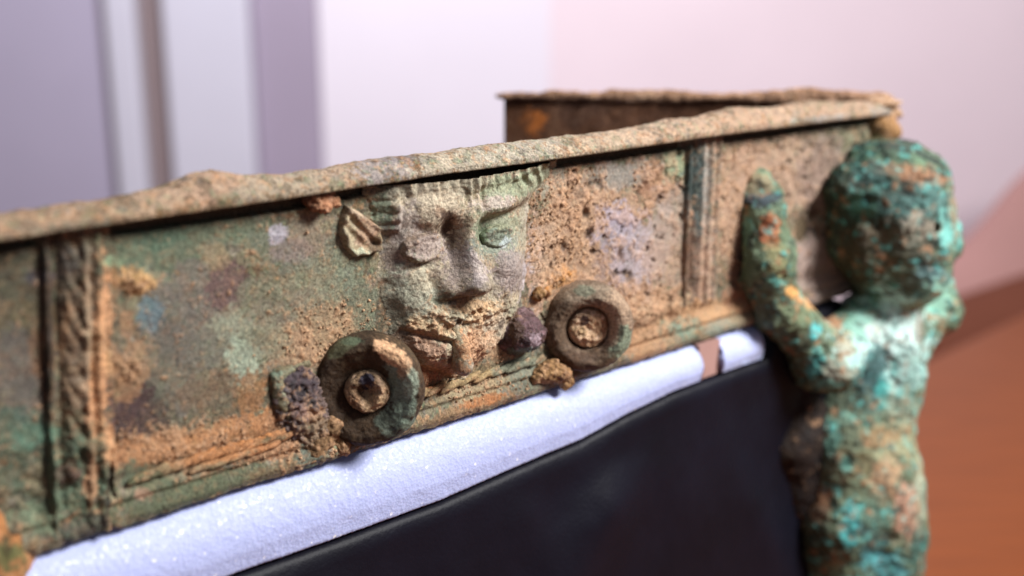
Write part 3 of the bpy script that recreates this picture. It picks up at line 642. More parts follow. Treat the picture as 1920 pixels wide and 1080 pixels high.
relief('ear', -42, -19, 73, 98.5, .3, ear_h, [(665, 395, 20, 10, 35, (186, 160, 132), .8), (690, 430, 26, 30, 0, (150, 116, 92), .7), (655, 440, 14, 40, 10, (158, 146, 116), .7), (675, 475, 26, 8, 0, (168, 172, 144), .85), (700, 460, 12, 14, 0, (96, 74, 56), .7)], mk, ((112, 94, 76), (152, 136, 110), (168, 154, 126)), 76, .3, mask=lambda U, V_, H: H > -2)

# ---- projecting rim crusted with soil
us = np.arange(-180, 349.1, .5); nu = len(us)
rp = np.array([(-3, -.4), (2, -.6), (8.2, -.6), (8.8, -.2), (8.7, 1.9), (8.2, 2.5), (6.4, 3.9), (4.4, 5.6), (1.5, 6.9), (-2.5, 7.2), (-6, 6.4), (-7, 4), (-6.6, 0), (-5.8, -2)])
tt = np.linspace(0, len(rp) - 1, 58); RP = np.stack([np.interp(tt, np.arange(len(rp)), rp[:, k]) for k in (0, 1)], 1)
U = np.repeat(us[None], 58, 0); HH = np.repeat(RP[:, 0][:, None], nu, 1); ZZ = np.repeat(RP[:, 1][:, None], nu, 1)
low = np.interp(us, [-180, -161, -77, -30, 0, 78, 168, 287, 330, 349], [102.2, 102.3, 102.7, 103.3, 103.7, 103.5, 104, 103.2, 102.5, 101.5])
lump = np.zeros(nu)
for (c, s_, a) in [(-88, 9, 4.2), (-104, 10, 1.2), (-70, 5, .6), (-135, 14, .6), (-24, 16, .6), (40, 20, .4), (92, 8, .4), (152, 12, 1.6), (200, 18, 3.4), (262, 22, 3.0), (318, 14, 1.0)]: lump += a * np.exp(-.5 * ((us - c) / s_) ** 2)
topm = np.clip(ZZ / 7, 0, 1)
x = np.stack([U, HH * 1.6, ZZ * 1.6], -1)
nz1 = fbm(x, 13, 4, 81); nz2 = fbm(x, 4, 4, 82, .6)
ZZ = ZZ * np.interp(us, [-160, -110, -60, 0, 300, 340], [.74, .76, .86, .95, .95, .8])[None]
ZZ2 = low + ZZ + 1.1 * lump * topm + topm * (1.2 * nz1 + .45 * nz2)
HH2 = HH + (.9 * nz1 + .4 * nz2) * (HH > 0) + .25 * lump * topm * np.sign(HH)
taper = sstep(352, 330, us); HH2 = HH2 * (.25 + .75 * taper)
V = w(U, ZZ2, HH2).reshape(-1, 3)
P_RIM = [(80, 410, 140, 40, -8, (192, 146, 106), .8), (410, 345, 100, 34, -10, (208, 160, 122), .85), (300, 370, 60, 30, -10, (204, 160, 120), .8), (120, 430, 120, 12, -6, (140, 124, 100), .6), (560, 340, 110, 30, -8, (188, 164, 132), .8), (640, 330, 40, 24, 0, (200, 160, 124), .7), (720, 320, 60, 26, -8, (168, 154, 150), .8), (760, 300, 40, 10, 0, (140, 128, 130), .6), (870, 300, 100, 30, -8, (196, 178, 148), .8), (980, 285, 110, 26, -8, (192, 178, 152), .75), (1120, 265, 90, 26, -8, (204, 172, 136), .8), (1250, 245, 120, 26, -8, (208, 168, 132), .85), (1420, 225, 120, 30, -6, (206, 160, 124), .85), (1580, 205, 90, 26, 0, (196, 152, 118), .85), (1540, 222, 60, 6, -6, (176, 168, 158), .8), (170, 395, 30, 10, 0, (150, 112, 76), .6), (245, 385, 20, 12, 0, (120, 104, 80), .7), (1660, 210, 30, 20, 0, (170, 156, 140), .8)]
col = patina_noise(V, 83, (92, 76, 58), (150, 126, 100), (180, 158, 130)); col = paint(V, col, P_RIM, 84, desat=.32) * .80; col = mottle(V, col, 350, .7)
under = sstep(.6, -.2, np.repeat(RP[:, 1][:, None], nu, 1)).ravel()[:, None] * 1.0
col = mix(col, lin((70, 52, 36)), under[:, 0])  # underside coloured darker, soil and the shade of the gap together
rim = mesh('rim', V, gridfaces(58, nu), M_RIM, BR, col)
# soil lump hanging under the rim
vo_ = Vol(*wb([w(-55, 97.5, 4), w(-44, 100, 4)], .007), .0005)
for (u, v, h, r) in [(-51, 99, 3, 3.2), (-48, 97.6, 3.6, 3.0), (-45, 99.5, 3.0, 2.8), (-42.5, 98, 2.4, 2.2), (-53, 101, 2.5, 2.4), (-46.5, 101.5, 3.2, 2.5)]: vo_.ell(w(u, v, h), np.array([r] * 3) * .001, .0012)
patch_vol('soil_lump', vo_, ((1.2, 2.4, 85), (.8, 1.1, 86)), ((130, 84, 60), (180, 130, 98), (200, 156, 122)), [(575, 385, 14, 20, 0, (84, 48, 34), .7)], 87, rim, M_RIM, .6)  # dark left patch paints the lump's shadow
# broken tip at the far corner
vo_ = Vol(*wb([w(338, 104, 2), w(364, 108, 2)], .012), .0007)
vo_.cap(w(338, 107, 0), w(358, 106.5, 0), .0034, .0012, .003); vo_.cap(w(340, 104, 2), w(350, 101, 3), .004, .003, .003); vo_.ell(w(334, 108, 1), (.010, .008, .004), .004)
patch_vol('rim_tip', vo_, ((1.0, 4, 88),), ((110, 86, 66), (176, 142, 112), (190, 164, 138)), [], 89, rim, M_RIM, .5)

# ---- ring bosses
def ring(cu, cv, ch, tilt, prof, pinprof, seed, base, patches, pinbase, pinpatch, pitch=0):
    ca, sa = math.cos(math.radians(tilt)), math.sin(math.radians(tilt))
    ax = N * ca - D * sa; eu = D * ca + N * sa; ez = np.array([0, 0, 1.])
    c0 = w(cu, cv, ch)
    def rev(prof, nseg, k):
        prof = np.array(prof, float); t = np.linspace(0, len(prof) - 1, k)
        # smooth interpolation of the profile
        r = np.interp(t, np.arange(len(prof)), prof[:, 0]); h = np.interp(t, np.arange(len(prof)), prof[:, 1])
        for _ in range(3):
            r[1:-1] = (r[:-2] + 2 * r[1:-1] + r[2:]) / 4; h[1:-1] = (h[:-2] + 2 * h[1:-1] + h[2:]) / 4
        a = np.linspace(0, 2 * math.pi, nseg, endpoint=False)
        V = c0 + .001 * (r[:, None, None] * (np.cos(a)[None, :, None] * eu + np.sin(a)[None, :, None] * ez) + h[:, None, None] * ax)
        return V, gridfaces(k, nseg, True)
    V, Fq = rev(prof, 190, 80); sh = V.shape; V = V.reshape(-1, 3)
    nr_ = vnormals(V, Fq); 
    if (nr_[:190 * 40].mean(0) @ ax) < 0 and False: pass
    V = V + ax * ((1.1 * fbm(V * 1000, 9, 3, seed) + .45 * fbm(V * 1000, 2.5, 3, seed + 1)) * .001)[:, None]
    rad = V - c0; rad = rad - (rad @ ax)[:, None] * ax; V = V + rad * (.05 * fbm(V * 1000, 12, 3, seed + 2))[:, None]
    col = patina_noise(V, seed + 3, *base); col, gh = grains(V, col, .15, seed + 5); col = paint(V, col, patches, seed + 4, .45, 6)
    V = V + ax * (gh * .45 * .001)[:, None]
    rg = mesh('ring', V, Fq[:, ::-1] if prof[0][0] > prof[-1][0] else Fq, M_PAT, BR, col)
    V, Fq = rev(pinprof, 90, 40); V = V.reshape(-1, 3)
    V = V + ax * ((1.9 * fbm(V * 1000, 4.5, 3, seed + 7) + .7 * fbm(V * 1000, 1.6, 3, seed + 8)) * .001)[:, None]
    col = patina_noise(V, seed + 9, *pinbase); col = paint(V, col, pinpatch, seed + 10, .3, 4); col, gh = grains(V, col, .45, seed + 11)
    V = V + ax * (gh * .5 * .001)[:, None]
    mesh('pin', V, Fq[:, ::-1], M_PAT, rg, col)
    return rg
cu, cv = uvh(688, 734, 10)
ring(cu, cv, 10, 40, [(17, -20), (19.6, -14), (21.2, -8), (21.8, -3), (21.2, 1), (19.4, 3.4), (17.0, 3.8), (13.5, 2.4), (10.5, .6), (8, -1.2)],
     [(9.0, -3), (8.4, .2), (7.2, 2.4), (5.6, 3.2), (4.0, 2.2), (2.6, -.8), (0, -2.6)], 90, ((40, 29, 20), (66, 50, 35), (82, 66, 47)),
     [(660, 735, 76, 104, 0, (58, 43, 30), .95), (690, 680, 60, 34, 0, (74, 58, 40), .9), (690, 800, 60, 34, 0, (62, 46, 30), .9), (725, 740, 18, 60, 0, (66, 48, 32), .8), (752, 740, 26, 80, -8, (124, 138, 122), .9), (735, 665, 40, 18, 38, (208, 166, 128), .95, .3), (758, 690, 14, 22, 10, (190, 150, 116), .7), (770, 720, 14, 30, 0, (164, 176, 156), .8), (730, 790, 26, 30, 0, (96, 108, 96), .7), (640, 650, 34, 14, -30, (92, 94, 70), .7), (660, 640, 20, 8, 0, (96, 112, 90), .6)],  # dark face holds brown patina and the shade of its turned side
     ((92, 72, 54), (146, 120, 92), (180, 152, 122)), [(688, 716, 16, 16, 0, (44, 44, 62), .95, .3), (676, 730, 7, 12, 0, (50, 38, 32), .8), (700, 755, 20, 14, 0, (196, 164, 126), .8), (668, 740, 12, 26, 0, (104, 80, 58), .8)])
cu, cv = uvh(1102, 614, 9)
ring(cu, cv, 9, 36, [(18, -13), (20.2, -8), (21.0, -3), (20.6, 1.5), (18.6, 5.4), (15.2, 7.0), (11.8, 5.4), (9.8, 1.6), (9.2, -2), (9, -5)],
     [(9.6, -6), (9.2, -.8), (8.6, 1.6), (6.6, 3.0), (3, 3.0), (0, 2.4)], 110, ((84, 66, 52), (124, 104, 86), (150, 128, 106)),
     [(1060, 620, 34, 70, 0, (84, 66, 50), .8), (1090, 680, 60, 22, 0, (76, 56, 42), .85), (1100, 550, 60, 20, 0, (134, 118, 100), .8), (1095, 545, 20, 10, 0, (110, 116, 98), .7), (1155, 590, 26, 50, 0, (168, 142, 118), .85), (1165, 645, 20, 36, 20, (130, 144, 122), .85), (1150, 620, 10, 30, 0, (180, 150, 126), .6), (1130, 680, 30, 14, -30, (96, 78, 60), .7)],  # shaded left and lit right side painted in with the patina
     ((170, 132, 98), (214, 176, 138), (226, 194, 160)), [(1096, 601, 10, 9, 0, (70, 48, 44), .95, .3), (1085, 622, 14, 10, 0, (140, 118, 80), .6), (1066, 600, 8, 14, 0, (150, 120, 84), .6)])
# ---- corroded iron nail heads beside the rings
NB = ((40, 32, 31), (90, 74, 72), (138, 116, 104))
c = w(*uvh(562, 742, 3), 2.8); vo_ = Vol(c - .022, c + .022, .0006)
vo_.ell(c - N * .0026, (.0098, .0046, .0112), .003, RUV); vo_.ell(c + D * .003 - np.array([0, 0, .010]) - N * .002, (.0095, .0046, .008), .004, RUV); vo_.ell(c + D * .008 - np.array([0, 0, .017]) - N * .003, (.008, .0046, .008), .004, RUV)
patch_vol('nail', vo_, ((1.4, 5, 120), (2.0, 2.2, 121)), NB, [(560, 720, 26, 30, 0, (66, 54, 62), .8), (570, 735, 16, 14, 0, (34, 27, 32), .9), (550, 720, 8, 9, 0, (34, 27, 32), .9), (585, 755, 8, 8, 0, (30, 24, 26), .9), (575, 775, 30, 18, 0, (196, 152, 118), .75), (556, 770, 16, 14, 0, (92, 76, 84), .6), (600, 820, 40, 40, 0, (128, 106, 80), .8), (535, 745, 10, 30, 0, (90, 88, 92), .6)], 122, BR, M_NAIL, .5, .9)
c = w(*uvh(988, 627, 6), 5); vo_ = Vol(c - .018, c + .018, .0006)
vo_.ell(c, (.0092, .008, .0082), .003, RUV); vo_.ell(c - N * .005, (.012, .004, .011), .003, RUV)
patch_vol('nail', vo_, ((1.2, 5, 123), (.8, 2, 124)), ((42, 28, 30), (78, 56, 55), (124, 98, 98)), [(985, 620, 24, 24, 0, (104, 76, 80), .8), (1005, 640, 10, 14, 0, (190, 168, 176), .6), (985, 640, 12, 12, 0, (40, 22, 28), .8), (965, 610, 12, 30, 0, (86, 60, 40), .8), (985, 660, 40, 10, 0, (96, 116, 108), .8)], 125, BR, M_NAIL, .1, .8)
# small square plate behind the left nail, and clods of soil
vo_ = Vol(*wb([w(-72, 20, 0), w(-50, 40, 4)], .006), .0006)
vo_.cap(w(-68.5, 37, 0), w(-67.5, 27, 1), .0028, .0032, .002); vo_.cap(w(-68, 37.5, 0), w(-56, 39, 0), .0026, .002, .002); vo_.cap(w(-66, 24, 1), w(-60, 16, 1), .003, .004, .002)
patch_vol('nail_plate', vo_, ((.8, 4, 126),), ((80, 68, 50), (118, 110, 86), (130, 134, 112)), [(515, 720, 18, 26, 0, (120, 138, 120), .8), (505, 730, 6, 40, 0, (90, 60, 40), .7)], 127, BR, M_PAT, .4)
def clod(pts, seed, base, patches, dens=.6):
    P = [w(*uvh(x, y, h), h) for (x, y, h, r) in pts]; vo_ = Vol(*wb(P, .009), .0006)
    for p, (_, _, _, r) in zip(P, pts): vo_.ell(p, np.array([r, r, r]) * .001, .0015)
    return patch_vol('soil_clod', vo_, ((1.4, 4, seed), (.9, 1.5, seed + 1)), base, patches, seed + 2, panel, M_RIM, dens, .7)
SB = ((92, 66, 42), (150, 116, 80), (176, 142, 104))
clod([(1020, 700, 4, 4), (1035, 695, 5, 5), (1050, 700, 6, 4.5), (1062, 712, 6, 3), (1058, 724, 6, 2), (1005, 705, 3, 3)], 130, SB, [(1060, 705, 12, 10, 0, (62, 46, 34), .8)])
clod([(1050, 520, -.6, 2.4), (1062, 514, -.6, 1.8), (1010, 552, 1, 3.0), (1022, 547, 0, 2.2)], 138, ((140, 96, 56), (190, 132, 76), (214, 160, 100)), [(1010, 552, 14, 12, 0, (86, 76, 54), .7)])
clod([(600, 830, 2, 5), (620, 800, 2, 5), (585, 850, 2, 4), (640, 835, 3, 4)], 142, ((84, 62, 42), (130, 102, 74), (160, 128, 94)), [])
clod([(740, 660, 11, 3.4), (752, 668, 11.5, 3.2), (764, 680, 11.5, 2.6), (725, 652, 10.5, 2.8)], 146, ((176, 130, 94), (208, 166, 130), (222, 188, 152)), [], .2)
# loose grains stuck to the sheet
IC = None
def grains_mesh(n_, seed):
    rg = np.random.RandomState(seed); V0 = []; F0 = []; C0 = []
    t_ = (1 + 5 ** .5) / 2
    iv = np.array([(-1, t_, 0), (1, t_, 0), (-1, -t_, 0), (1, -t_, 0), (0, -1, t_), (0, 1, t_), (0, -1, -t_), (0, 1, -t_), (t_, 0, -1), (t_, 0, 1), (-t_, 0, -1), (-t_, 0, 1)]) / 1.9
    fi = np.array([(0, 11, 5), (0, 5, 1), (0, 1, 7), (0, 7, 10), (0, 10, 11), (1, 5, 9), (5, 11, 4), (11, 10, 2), (10, 7, 6), (7, 1, 8), (3, 9, 4), (3, 4, 2), (3, 2, 6), (3, 6, 8), (3, 8, 9), (4, 9, 5), (2, 4, 11), (6, 2, 10), (8, 6, 7), (9, 8, 1)])
    cu = rg.uniform(-150, 225, n_ * 6); cv = rg.uniform(2, 100, n_ * 6)
    dn = sand_density(w(cu, cv, 0)) * (.55 + fbm(np.stack([cu, cv, cu * 0], -1), 8, 2, seed)); keep = np.argsort(-(dn * rg.uniform(.3, 1, n_ * 6)))[:n_]
    for q in keep:
        iu = int(round((cu[q] + 178) / st)); iv_ = int(round(cv[q] / st)); h = PH[min(iv_, PH.shape[0] - 1), min(iu, PH.shape[1] - 1)]
        s_ = .22 + .55 * rg.rand() ** 3
        V0.append(w(cu[q], cv[q], h + s_ * .3) + .001 * s_ * iv * rg.uniform(.6, 1.2, (12, 3))); F0.append(fi + 12 * len(F0))
        c = lin(SAND) * rg.uniform(.6, 1.25) if rg.rand() < .8 else lin((110, 80, 56)); C0.append(np.tile(c, (12, 1)))
    return np.concatenate(V0), np.concatenate(F0), np.concatenate(C0)
PH = None
pv = V2[nc:].reshape(nr, nc, 3); PH = ((pv - P0) @ N) * 1000
gv, gf, gc = grains_mesh(4200, 5)
mesh('soil_grains', gv, gf, M_RIM, panel, gc, smooth=False, kind='stuff')

# ---- inner face of the far side, seen over the rim
A = at_z(945, 181, P0[2] + .110); B = w(343, 110, -2); A[2] = B[2]
n1, n2 = 220, 90
tt = np.linspace(0, 1, n1); zz = np.linspace(0, 1, n2); T, Zt = np.meshgrid(tt, zz)
e = (B - A); e[2] = 0; en = np.array([e[1], -e[0], 0]) / np.linalg.norm(e)
tx_ = np.stack([T * 230, T * 0, Zt * 110], -1)
top_ = .0012 * fbm(np.stack([T * 230, T * 0, T * 0], -1), 14, 3, 150)
V = A + T[..., None] * e + en * (.001 * (fbm(tx_, 18, 3, 151) + .5 * fbm(tx_, 4, 3, 152)))[..., None]
V[..., 2] = A[2] - (1 - Zt) * .110 + top_ * Zt
P_BACK = [(1000, 230, 20, 26, 0, (176, 100, 36), .8), (970, 220, 24, 40, 0, (84, 50, 26), .6), (1090, 200, 40, 30, 0, (92, 66, 52), .6)]
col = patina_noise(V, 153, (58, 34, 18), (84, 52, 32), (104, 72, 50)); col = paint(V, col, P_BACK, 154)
Vb = V - en * .003
nn_ = V.reshape(-1, 3).shape[0]
f1 = gridfaces(n2, n1)
per = np.concatenate([np.arange(n1), np.arange(1, n2) * n1 + n1 - 1, (n2 - 1) * n1 + np.arange(n1 - 2, -1, -1), np.arange(n2 - 2, 0, -1) * n1])
pf = np.stack([per, per + nn_, np.roll(per, -1) + nn_, np.roll(per, -1)], -1)
bp = mesh('side_panel', np.concatenate([V.reshape(-1, 3), Vb.reshape(-1, 3)]), np.concatenate([f1, f1[:, ::-1] + nn_, pf]), M_PAT, BR, np.concatenate([col.reshape(-1, 3)] * 2))
bp['label'] = 'dark brown inner face of the far side'
vo_ = Vol(*wb([A + [0, 0, .001], B + [0, 0, .004]], .008), .0008)
L_ = np.linalg.norm(B - A)
for k in range(40):
    t_ = k / 39; p = A + (B - A) * t_ - en * .001 + np.array([0, 0, .0002])
    r = .0016 + .0022 * max(0, math.sin(t_ * 9 + 1)) * (t_ > .12) + (.002 if .28 < t_ < .5 else 0) + (.0015 if t_ > .75 else 0)
    vo_.ell(p, (.005, .003, r), .003)
patch_vol('side_rim', vo_, ((1.2, 7, 155),), ((104, 76, 58), (150, 116, 92), (178, 146, 120)), [(1040, 182, 90, 8, 0, (74, 50, 40), .7), (1320, 200, 80, 10, 0, (80, 54, 42), .7)], 156, bp, M_RIM, .4)

# ---- corner post and bracket leg behind the figure
vo_ = Vol(*wb([w(318, 20, -6), w(348, 108, 4)], .014), .0011)
vo_.cap(w(336, 102, -2), w(334, 20, -2), .010, .010, .004); vo_.cap(w(330, 98, 2), w(340, 92, 6), .006, .006, .004)
patch_vol('corner_post', vo_, ((1.2, 9, 160), (.6, 3, 161)), ((92, 70, 50), (160, 124, 92), (178, 146, 116)), [(1665, 235, 30, 16, 20, (150, 110, 66), .8), (1650, 265, 30, 12, 0, (120, 128, 92), .6)], 162, BR, M_PAT, .4)
FY = .655
def fg(px, py, dy=0): return at_y(px, py, FY + dy * .001)
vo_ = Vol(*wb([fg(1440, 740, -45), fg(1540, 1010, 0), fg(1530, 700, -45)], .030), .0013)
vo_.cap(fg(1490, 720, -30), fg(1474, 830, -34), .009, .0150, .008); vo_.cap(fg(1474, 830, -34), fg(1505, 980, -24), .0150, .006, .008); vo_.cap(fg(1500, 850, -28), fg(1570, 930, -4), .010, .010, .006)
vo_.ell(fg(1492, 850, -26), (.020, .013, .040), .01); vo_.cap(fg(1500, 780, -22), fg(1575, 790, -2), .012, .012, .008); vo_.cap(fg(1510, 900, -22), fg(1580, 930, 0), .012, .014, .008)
patch_vol('bracket', vo_, ((1.6, 12, 165), (.8, 4, 166)), ((13, 8, 5), (28, 17, 10), (38, 25, 15)), [], 167, BR, M_PAT, .25)  # near-black base puts the figure's shade into the bracket's brown

# ---- corner figure: a child with one arm raised to the panel, standing on the table
def ft(px, py, dy, z):
    p = fg(px, py, dy); p[2] = z; return p
vo_ = Vol((fg(1340, 500)[0], FY - .095, .7505), (fg(1830, 500)[0], FY + .055, fg(1650, 236)[2]), .0013)
R_ = np.eye(3)
hd = fg(1662, 408, -4)
vo_.ell(hd, (.0350, .0360, .0430), .004); vo_.ell(fg(1692, 470, -8), (.0270, .0290, .0290), .010)          # skull, face
vo_.ell(fg(1720, 520, -12), (.0150, .0180, .0150), .008)                                                    # chin and jaw
vo_.ell(fg(1772, 452, -14), (.0085, .0075, .0085), .006); vo_.cap(fg(1766, 420, -14), fg(1776, 456, -14), .005, .0065, .005)   # nose
vo_.ell(fg(1752, 505, -16), (.0075, .0085, .0060), .004)                                                    # lips
vo_.ell(fg(1752, 395, -16), (.010, .014, .0065), .006)                                                      # brow
vo_.ell(fg(1625, 480, -30), (.0060, .0050, .0090), .008)                                                    # near ear
vo_.cap(fg(1590, 345, -24), fg(1740, 335, -20), .009, .009, .016); vo_.cap(fg(1582, 360, -16), fg(1580, 450, -12), .009, .008, .012)   # hair roll
vo_.cap(fg(1620, 300, -6), fg(1740, 325, -6), .007, .007, .012)
for k in range(26):                                                                                          # curls
    a = random.uniform(0, 6.28); b_ = random.uniform(-.2, 1.2)
    p = hd + np.array([math.cos(a) * math.cos(b_) * .034 - .004, -abs(math.sin(a)) * math.cos(b_) * .033, math.sin(b_) * .041])
    if p[0] > hd[0] + .018 and p[2] < hd[2] + .018: continue
    vo_.ell(p, (.0055, .0055, .0055), .005)
vo_.carve(fg(1742, 428, -30), .0055, .003)                                                                   # eye hollow
vo_.cap(fg(1655, 560, 0), fg(1650, 610, 0), .0170, .0200, .008)                                              # neck
vo_.ell(fg(1655, 668, -2), (.0250, .0240, .0380), .010)                                                      # chest
vo_.cap(fg(1608, 612, -8), fg(1712, 612, 2), .0150, .0140, .010)                                             # shoulders
vo_.cap(fg(1640, 735, 0), fg(1620, 820, 0), .0260, .0265, .012)                                              # waist
vo_.ell(fg(1622, 925, -4), (.0350, .0320, .0440), .014); vo_.ell(fg(1640, 900, -22), (.0200, .0150, .0260), .012)   # belly, hips
vo_.ell(fg(1580, 960, 10), (.0240, .0240, .0300), .012)
zt = .7525
kn1 = ft(1660, 1170, -12, .835); kn2 = ft(1590, 1170, 8, .835)
vo_.cap(fg(1658, 1005, -4), kn1, .0250, .0190, .012); vo_.cap(fg(1592, 1005, 6), kn2, .0250, .0190, .012)      # thighs
an1 = kn1 * [1, 1, 0] + [-.004, .006, .766]; an2 = kn2 * [1, 1, 0] + [-.004, .006, .766]
vo_.cap(kn1, an1, .0165, .0100, .006); vo_.cap(kn2, an2, .0165, .0100, .006)
vo_.cap(an1 + [0, 0, -.004], an1 + [.026, -.012, -.006], .0095, .0075, .005); vo_.cap(an2 + [0, 0, -.004], an2 + [.026, -.012, -.006], .0095, .0075, .005)
vo_.cap(fg(1600, 715, -8), fg(1574, 820, -20), .0190, .0200, .014); vo_.cap(fg(1574, 820, -20), fg(1562, 965, -22), .0200, .0230, .014); vo_.cap(fg(1562, 965, -22), ft(1575, 1170, -16, .835), .0220, .0190, .012)   # back and drapery in shade
# near arm: shoulder - elbow - raised forearm - hand on the panel
el = fg(1546, 672, -44)
vo_.cap(fg(1612, 615, -10), el, .0140, .0130, .008); vo_.ell(el + [.003, 0, -.003], (.0185, .0160, .0150), .008); vo_.cap(fg(1590, 640, -22), el, .0150, .0150, .010)
vo_.cap(el, fg(1462, 580, -60), .0150, .0130, .007); vo_.cap(fg(1452, 570, -62), fg(1432, 490, -66), .0130, .0145, .008)
vo_.cap(fg(1430, 480, -66), fg(1430, 415, -67), .0150, .0120, .008); vo_.ell(fg(1432, 395, -67), (.0118, .0085, .0085), .004)
for k, (x1, y1, x2, y2, x3, y3, r) in enumerate([(1412, 385, 1406, 352, 1412, 330, .0040), (1424, 380, 1420, 342, 1424, 322, .0042), (1438, 382, 1437, 348, 1438, 330, .0040), (1450, 388, 1453, 362, 1450, 348, .0036), (1404, 405, 1392, 388, 1394, 372, .0038)]):
    vo_.cap(fg(x1, y1, -67), fg(x2, y2, -65), r, r * .92, .0022); vo_.cap(fg(x2, y2, -65), fg(x3, y3, -60), r * .92, r * .7, .0022)
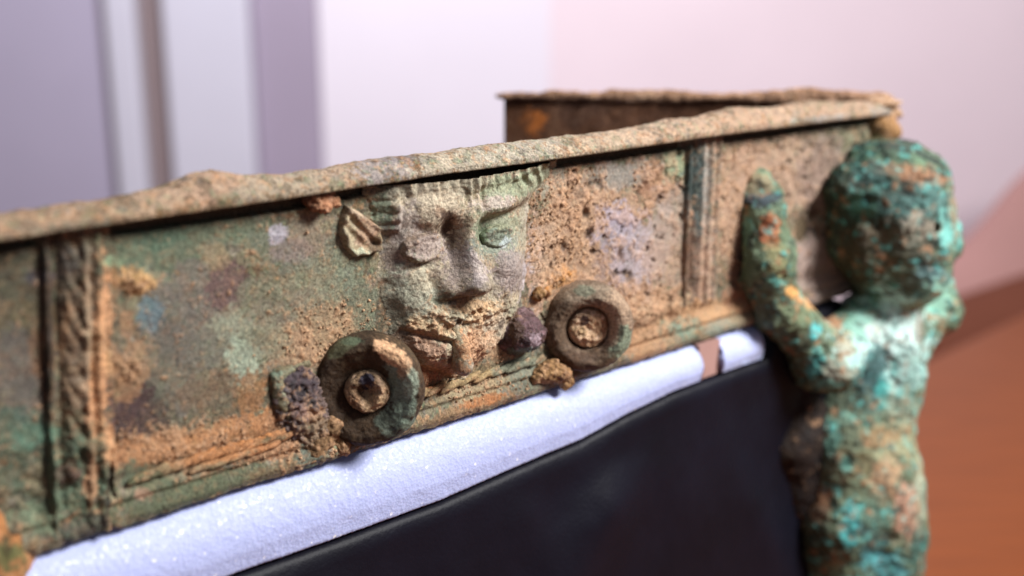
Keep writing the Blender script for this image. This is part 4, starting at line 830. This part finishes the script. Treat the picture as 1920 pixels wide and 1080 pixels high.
# far arm raised beside the chin
vo_.cap(fg(1712, 612, 2), fg(1762, 585, 6), .0130, .0115, .007); vo_.cap(fg(1762, 585, 6), fg(1752, 535, 16), .0110, .0095, .006); vo_.cap(fg(1752, 535, 16), fg(1735, 440, 26), .0095, .008, .006)
vo_.f[..., :1] = np.maximum(vo_.f[..., :1], .0005)
V, Q = vo_.net(((1.6, 16, 170), (1.7, 7, 171), (1.1, 2.8, 172)))
V[:, 2] = np.maximum(V[:, 2], .7508)
TEAL, DTEAL, AQUA = (60, 138, 134), (26, 68, 70), (140, 190, 180)
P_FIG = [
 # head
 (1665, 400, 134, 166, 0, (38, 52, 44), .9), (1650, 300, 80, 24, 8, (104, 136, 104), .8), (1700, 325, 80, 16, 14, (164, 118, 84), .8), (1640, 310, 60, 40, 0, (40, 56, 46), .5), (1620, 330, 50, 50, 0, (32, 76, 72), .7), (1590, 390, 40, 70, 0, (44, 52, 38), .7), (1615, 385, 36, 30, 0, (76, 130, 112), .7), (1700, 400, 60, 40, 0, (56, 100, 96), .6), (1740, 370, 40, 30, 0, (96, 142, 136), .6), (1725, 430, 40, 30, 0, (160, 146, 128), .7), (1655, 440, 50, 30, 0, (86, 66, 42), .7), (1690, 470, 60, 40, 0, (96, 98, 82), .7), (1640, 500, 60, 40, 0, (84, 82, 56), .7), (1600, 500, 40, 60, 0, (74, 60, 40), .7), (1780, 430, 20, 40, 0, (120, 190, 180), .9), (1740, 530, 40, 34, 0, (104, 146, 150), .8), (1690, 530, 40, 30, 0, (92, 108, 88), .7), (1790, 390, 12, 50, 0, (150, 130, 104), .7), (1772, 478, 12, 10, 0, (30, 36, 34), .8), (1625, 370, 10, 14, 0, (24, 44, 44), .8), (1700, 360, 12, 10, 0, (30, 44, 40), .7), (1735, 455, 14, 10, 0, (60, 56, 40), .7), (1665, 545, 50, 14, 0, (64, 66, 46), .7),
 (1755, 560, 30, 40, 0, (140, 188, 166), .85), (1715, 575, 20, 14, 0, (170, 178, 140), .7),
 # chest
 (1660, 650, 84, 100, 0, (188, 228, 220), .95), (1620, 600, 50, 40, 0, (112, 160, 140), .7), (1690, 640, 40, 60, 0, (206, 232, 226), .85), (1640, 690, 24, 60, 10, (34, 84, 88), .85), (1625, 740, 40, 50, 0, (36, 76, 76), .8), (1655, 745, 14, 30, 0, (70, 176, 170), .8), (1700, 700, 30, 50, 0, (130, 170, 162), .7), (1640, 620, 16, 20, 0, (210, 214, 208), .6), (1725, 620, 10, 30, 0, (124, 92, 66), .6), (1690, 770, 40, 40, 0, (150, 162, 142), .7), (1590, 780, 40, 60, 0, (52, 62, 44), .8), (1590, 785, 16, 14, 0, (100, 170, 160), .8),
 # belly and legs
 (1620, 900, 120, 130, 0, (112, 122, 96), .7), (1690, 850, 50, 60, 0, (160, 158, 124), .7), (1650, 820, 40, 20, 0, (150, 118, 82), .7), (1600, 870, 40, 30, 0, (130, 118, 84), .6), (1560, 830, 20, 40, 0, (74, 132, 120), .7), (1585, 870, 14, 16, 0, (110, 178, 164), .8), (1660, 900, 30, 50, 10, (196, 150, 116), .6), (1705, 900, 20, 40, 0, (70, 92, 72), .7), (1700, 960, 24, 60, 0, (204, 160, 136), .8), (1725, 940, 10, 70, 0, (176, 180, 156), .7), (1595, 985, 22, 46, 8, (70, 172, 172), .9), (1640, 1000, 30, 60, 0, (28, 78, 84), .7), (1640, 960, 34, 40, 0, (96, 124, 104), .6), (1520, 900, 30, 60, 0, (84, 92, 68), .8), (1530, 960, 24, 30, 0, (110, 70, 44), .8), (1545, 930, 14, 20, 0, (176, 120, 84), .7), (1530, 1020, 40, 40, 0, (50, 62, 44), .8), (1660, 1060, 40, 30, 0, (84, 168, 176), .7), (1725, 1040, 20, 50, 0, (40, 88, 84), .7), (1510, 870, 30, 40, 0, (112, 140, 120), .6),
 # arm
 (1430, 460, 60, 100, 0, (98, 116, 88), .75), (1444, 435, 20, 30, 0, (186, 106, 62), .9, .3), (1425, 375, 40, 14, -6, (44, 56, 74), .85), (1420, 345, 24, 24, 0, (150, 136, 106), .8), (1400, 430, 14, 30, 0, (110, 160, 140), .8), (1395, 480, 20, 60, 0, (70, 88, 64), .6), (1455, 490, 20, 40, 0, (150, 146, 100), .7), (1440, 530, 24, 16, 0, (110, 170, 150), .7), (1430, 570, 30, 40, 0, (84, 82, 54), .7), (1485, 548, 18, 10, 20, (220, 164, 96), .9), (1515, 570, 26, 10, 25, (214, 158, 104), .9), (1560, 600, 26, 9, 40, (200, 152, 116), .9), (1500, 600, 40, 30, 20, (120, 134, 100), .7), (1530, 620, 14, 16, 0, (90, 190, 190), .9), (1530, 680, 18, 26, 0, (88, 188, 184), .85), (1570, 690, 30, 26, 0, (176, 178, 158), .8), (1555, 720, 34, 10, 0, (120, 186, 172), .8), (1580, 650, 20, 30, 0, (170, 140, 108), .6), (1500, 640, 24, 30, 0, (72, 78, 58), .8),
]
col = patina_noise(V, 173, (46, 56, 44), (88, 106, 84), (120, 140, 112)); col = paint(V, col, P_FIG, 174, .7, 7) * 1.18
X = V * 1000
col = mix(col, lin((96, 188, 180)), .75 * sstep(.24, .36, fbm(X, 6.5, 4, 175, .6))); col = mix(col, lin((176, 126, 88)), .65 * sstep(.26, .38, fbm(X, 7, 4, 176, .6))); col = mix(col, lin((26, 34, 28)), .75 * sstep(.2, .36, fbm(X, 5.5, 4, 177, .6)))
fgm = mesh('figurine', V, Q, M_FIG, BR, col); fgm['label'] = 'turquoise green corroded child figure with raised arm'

# ---- rounded ornament at the near corner, only its edge in view
OY = .335
def og(px, py, dy=0): return at_y(px, py, OY + dy * .001)
vo_ = Vol(*wb([og(-90, 930), og(60, 1230), w(-178, 30, 2), w(-172, 10, 8)], .035), .0015)
vo_.ell(og(-40, 1030), (.0150, .0150, .0165), .006); vo_.cap(og(-30, 1060), og(-50, 1260), .0145, .0180, .01); vo_.cap(og(-60, 1050, 10), w(-178, 22, 0), .010, .008, .008)
patch_vol('ornament', vo_, ((1.6, 12, 180), (.8, 4, 181)), ((104, 70, 42), (156, 106, 64), (176, 130, 88)), [(20, 1040, 26, 34, 0, (92, 100, 62), .85), (30, 970, 40, 30, 0, (170, 116, 70), .7), (14, 1020, 10, 20, 0, (66, 56, 38), .7)], 182, BR, M_PAT, .3)

for o in list(bpy.data.objects):
    if '_org' in o.keys(): del o['_org']
SC.cycles.use_denoising = True
SC.cycles.max_bounces = 6
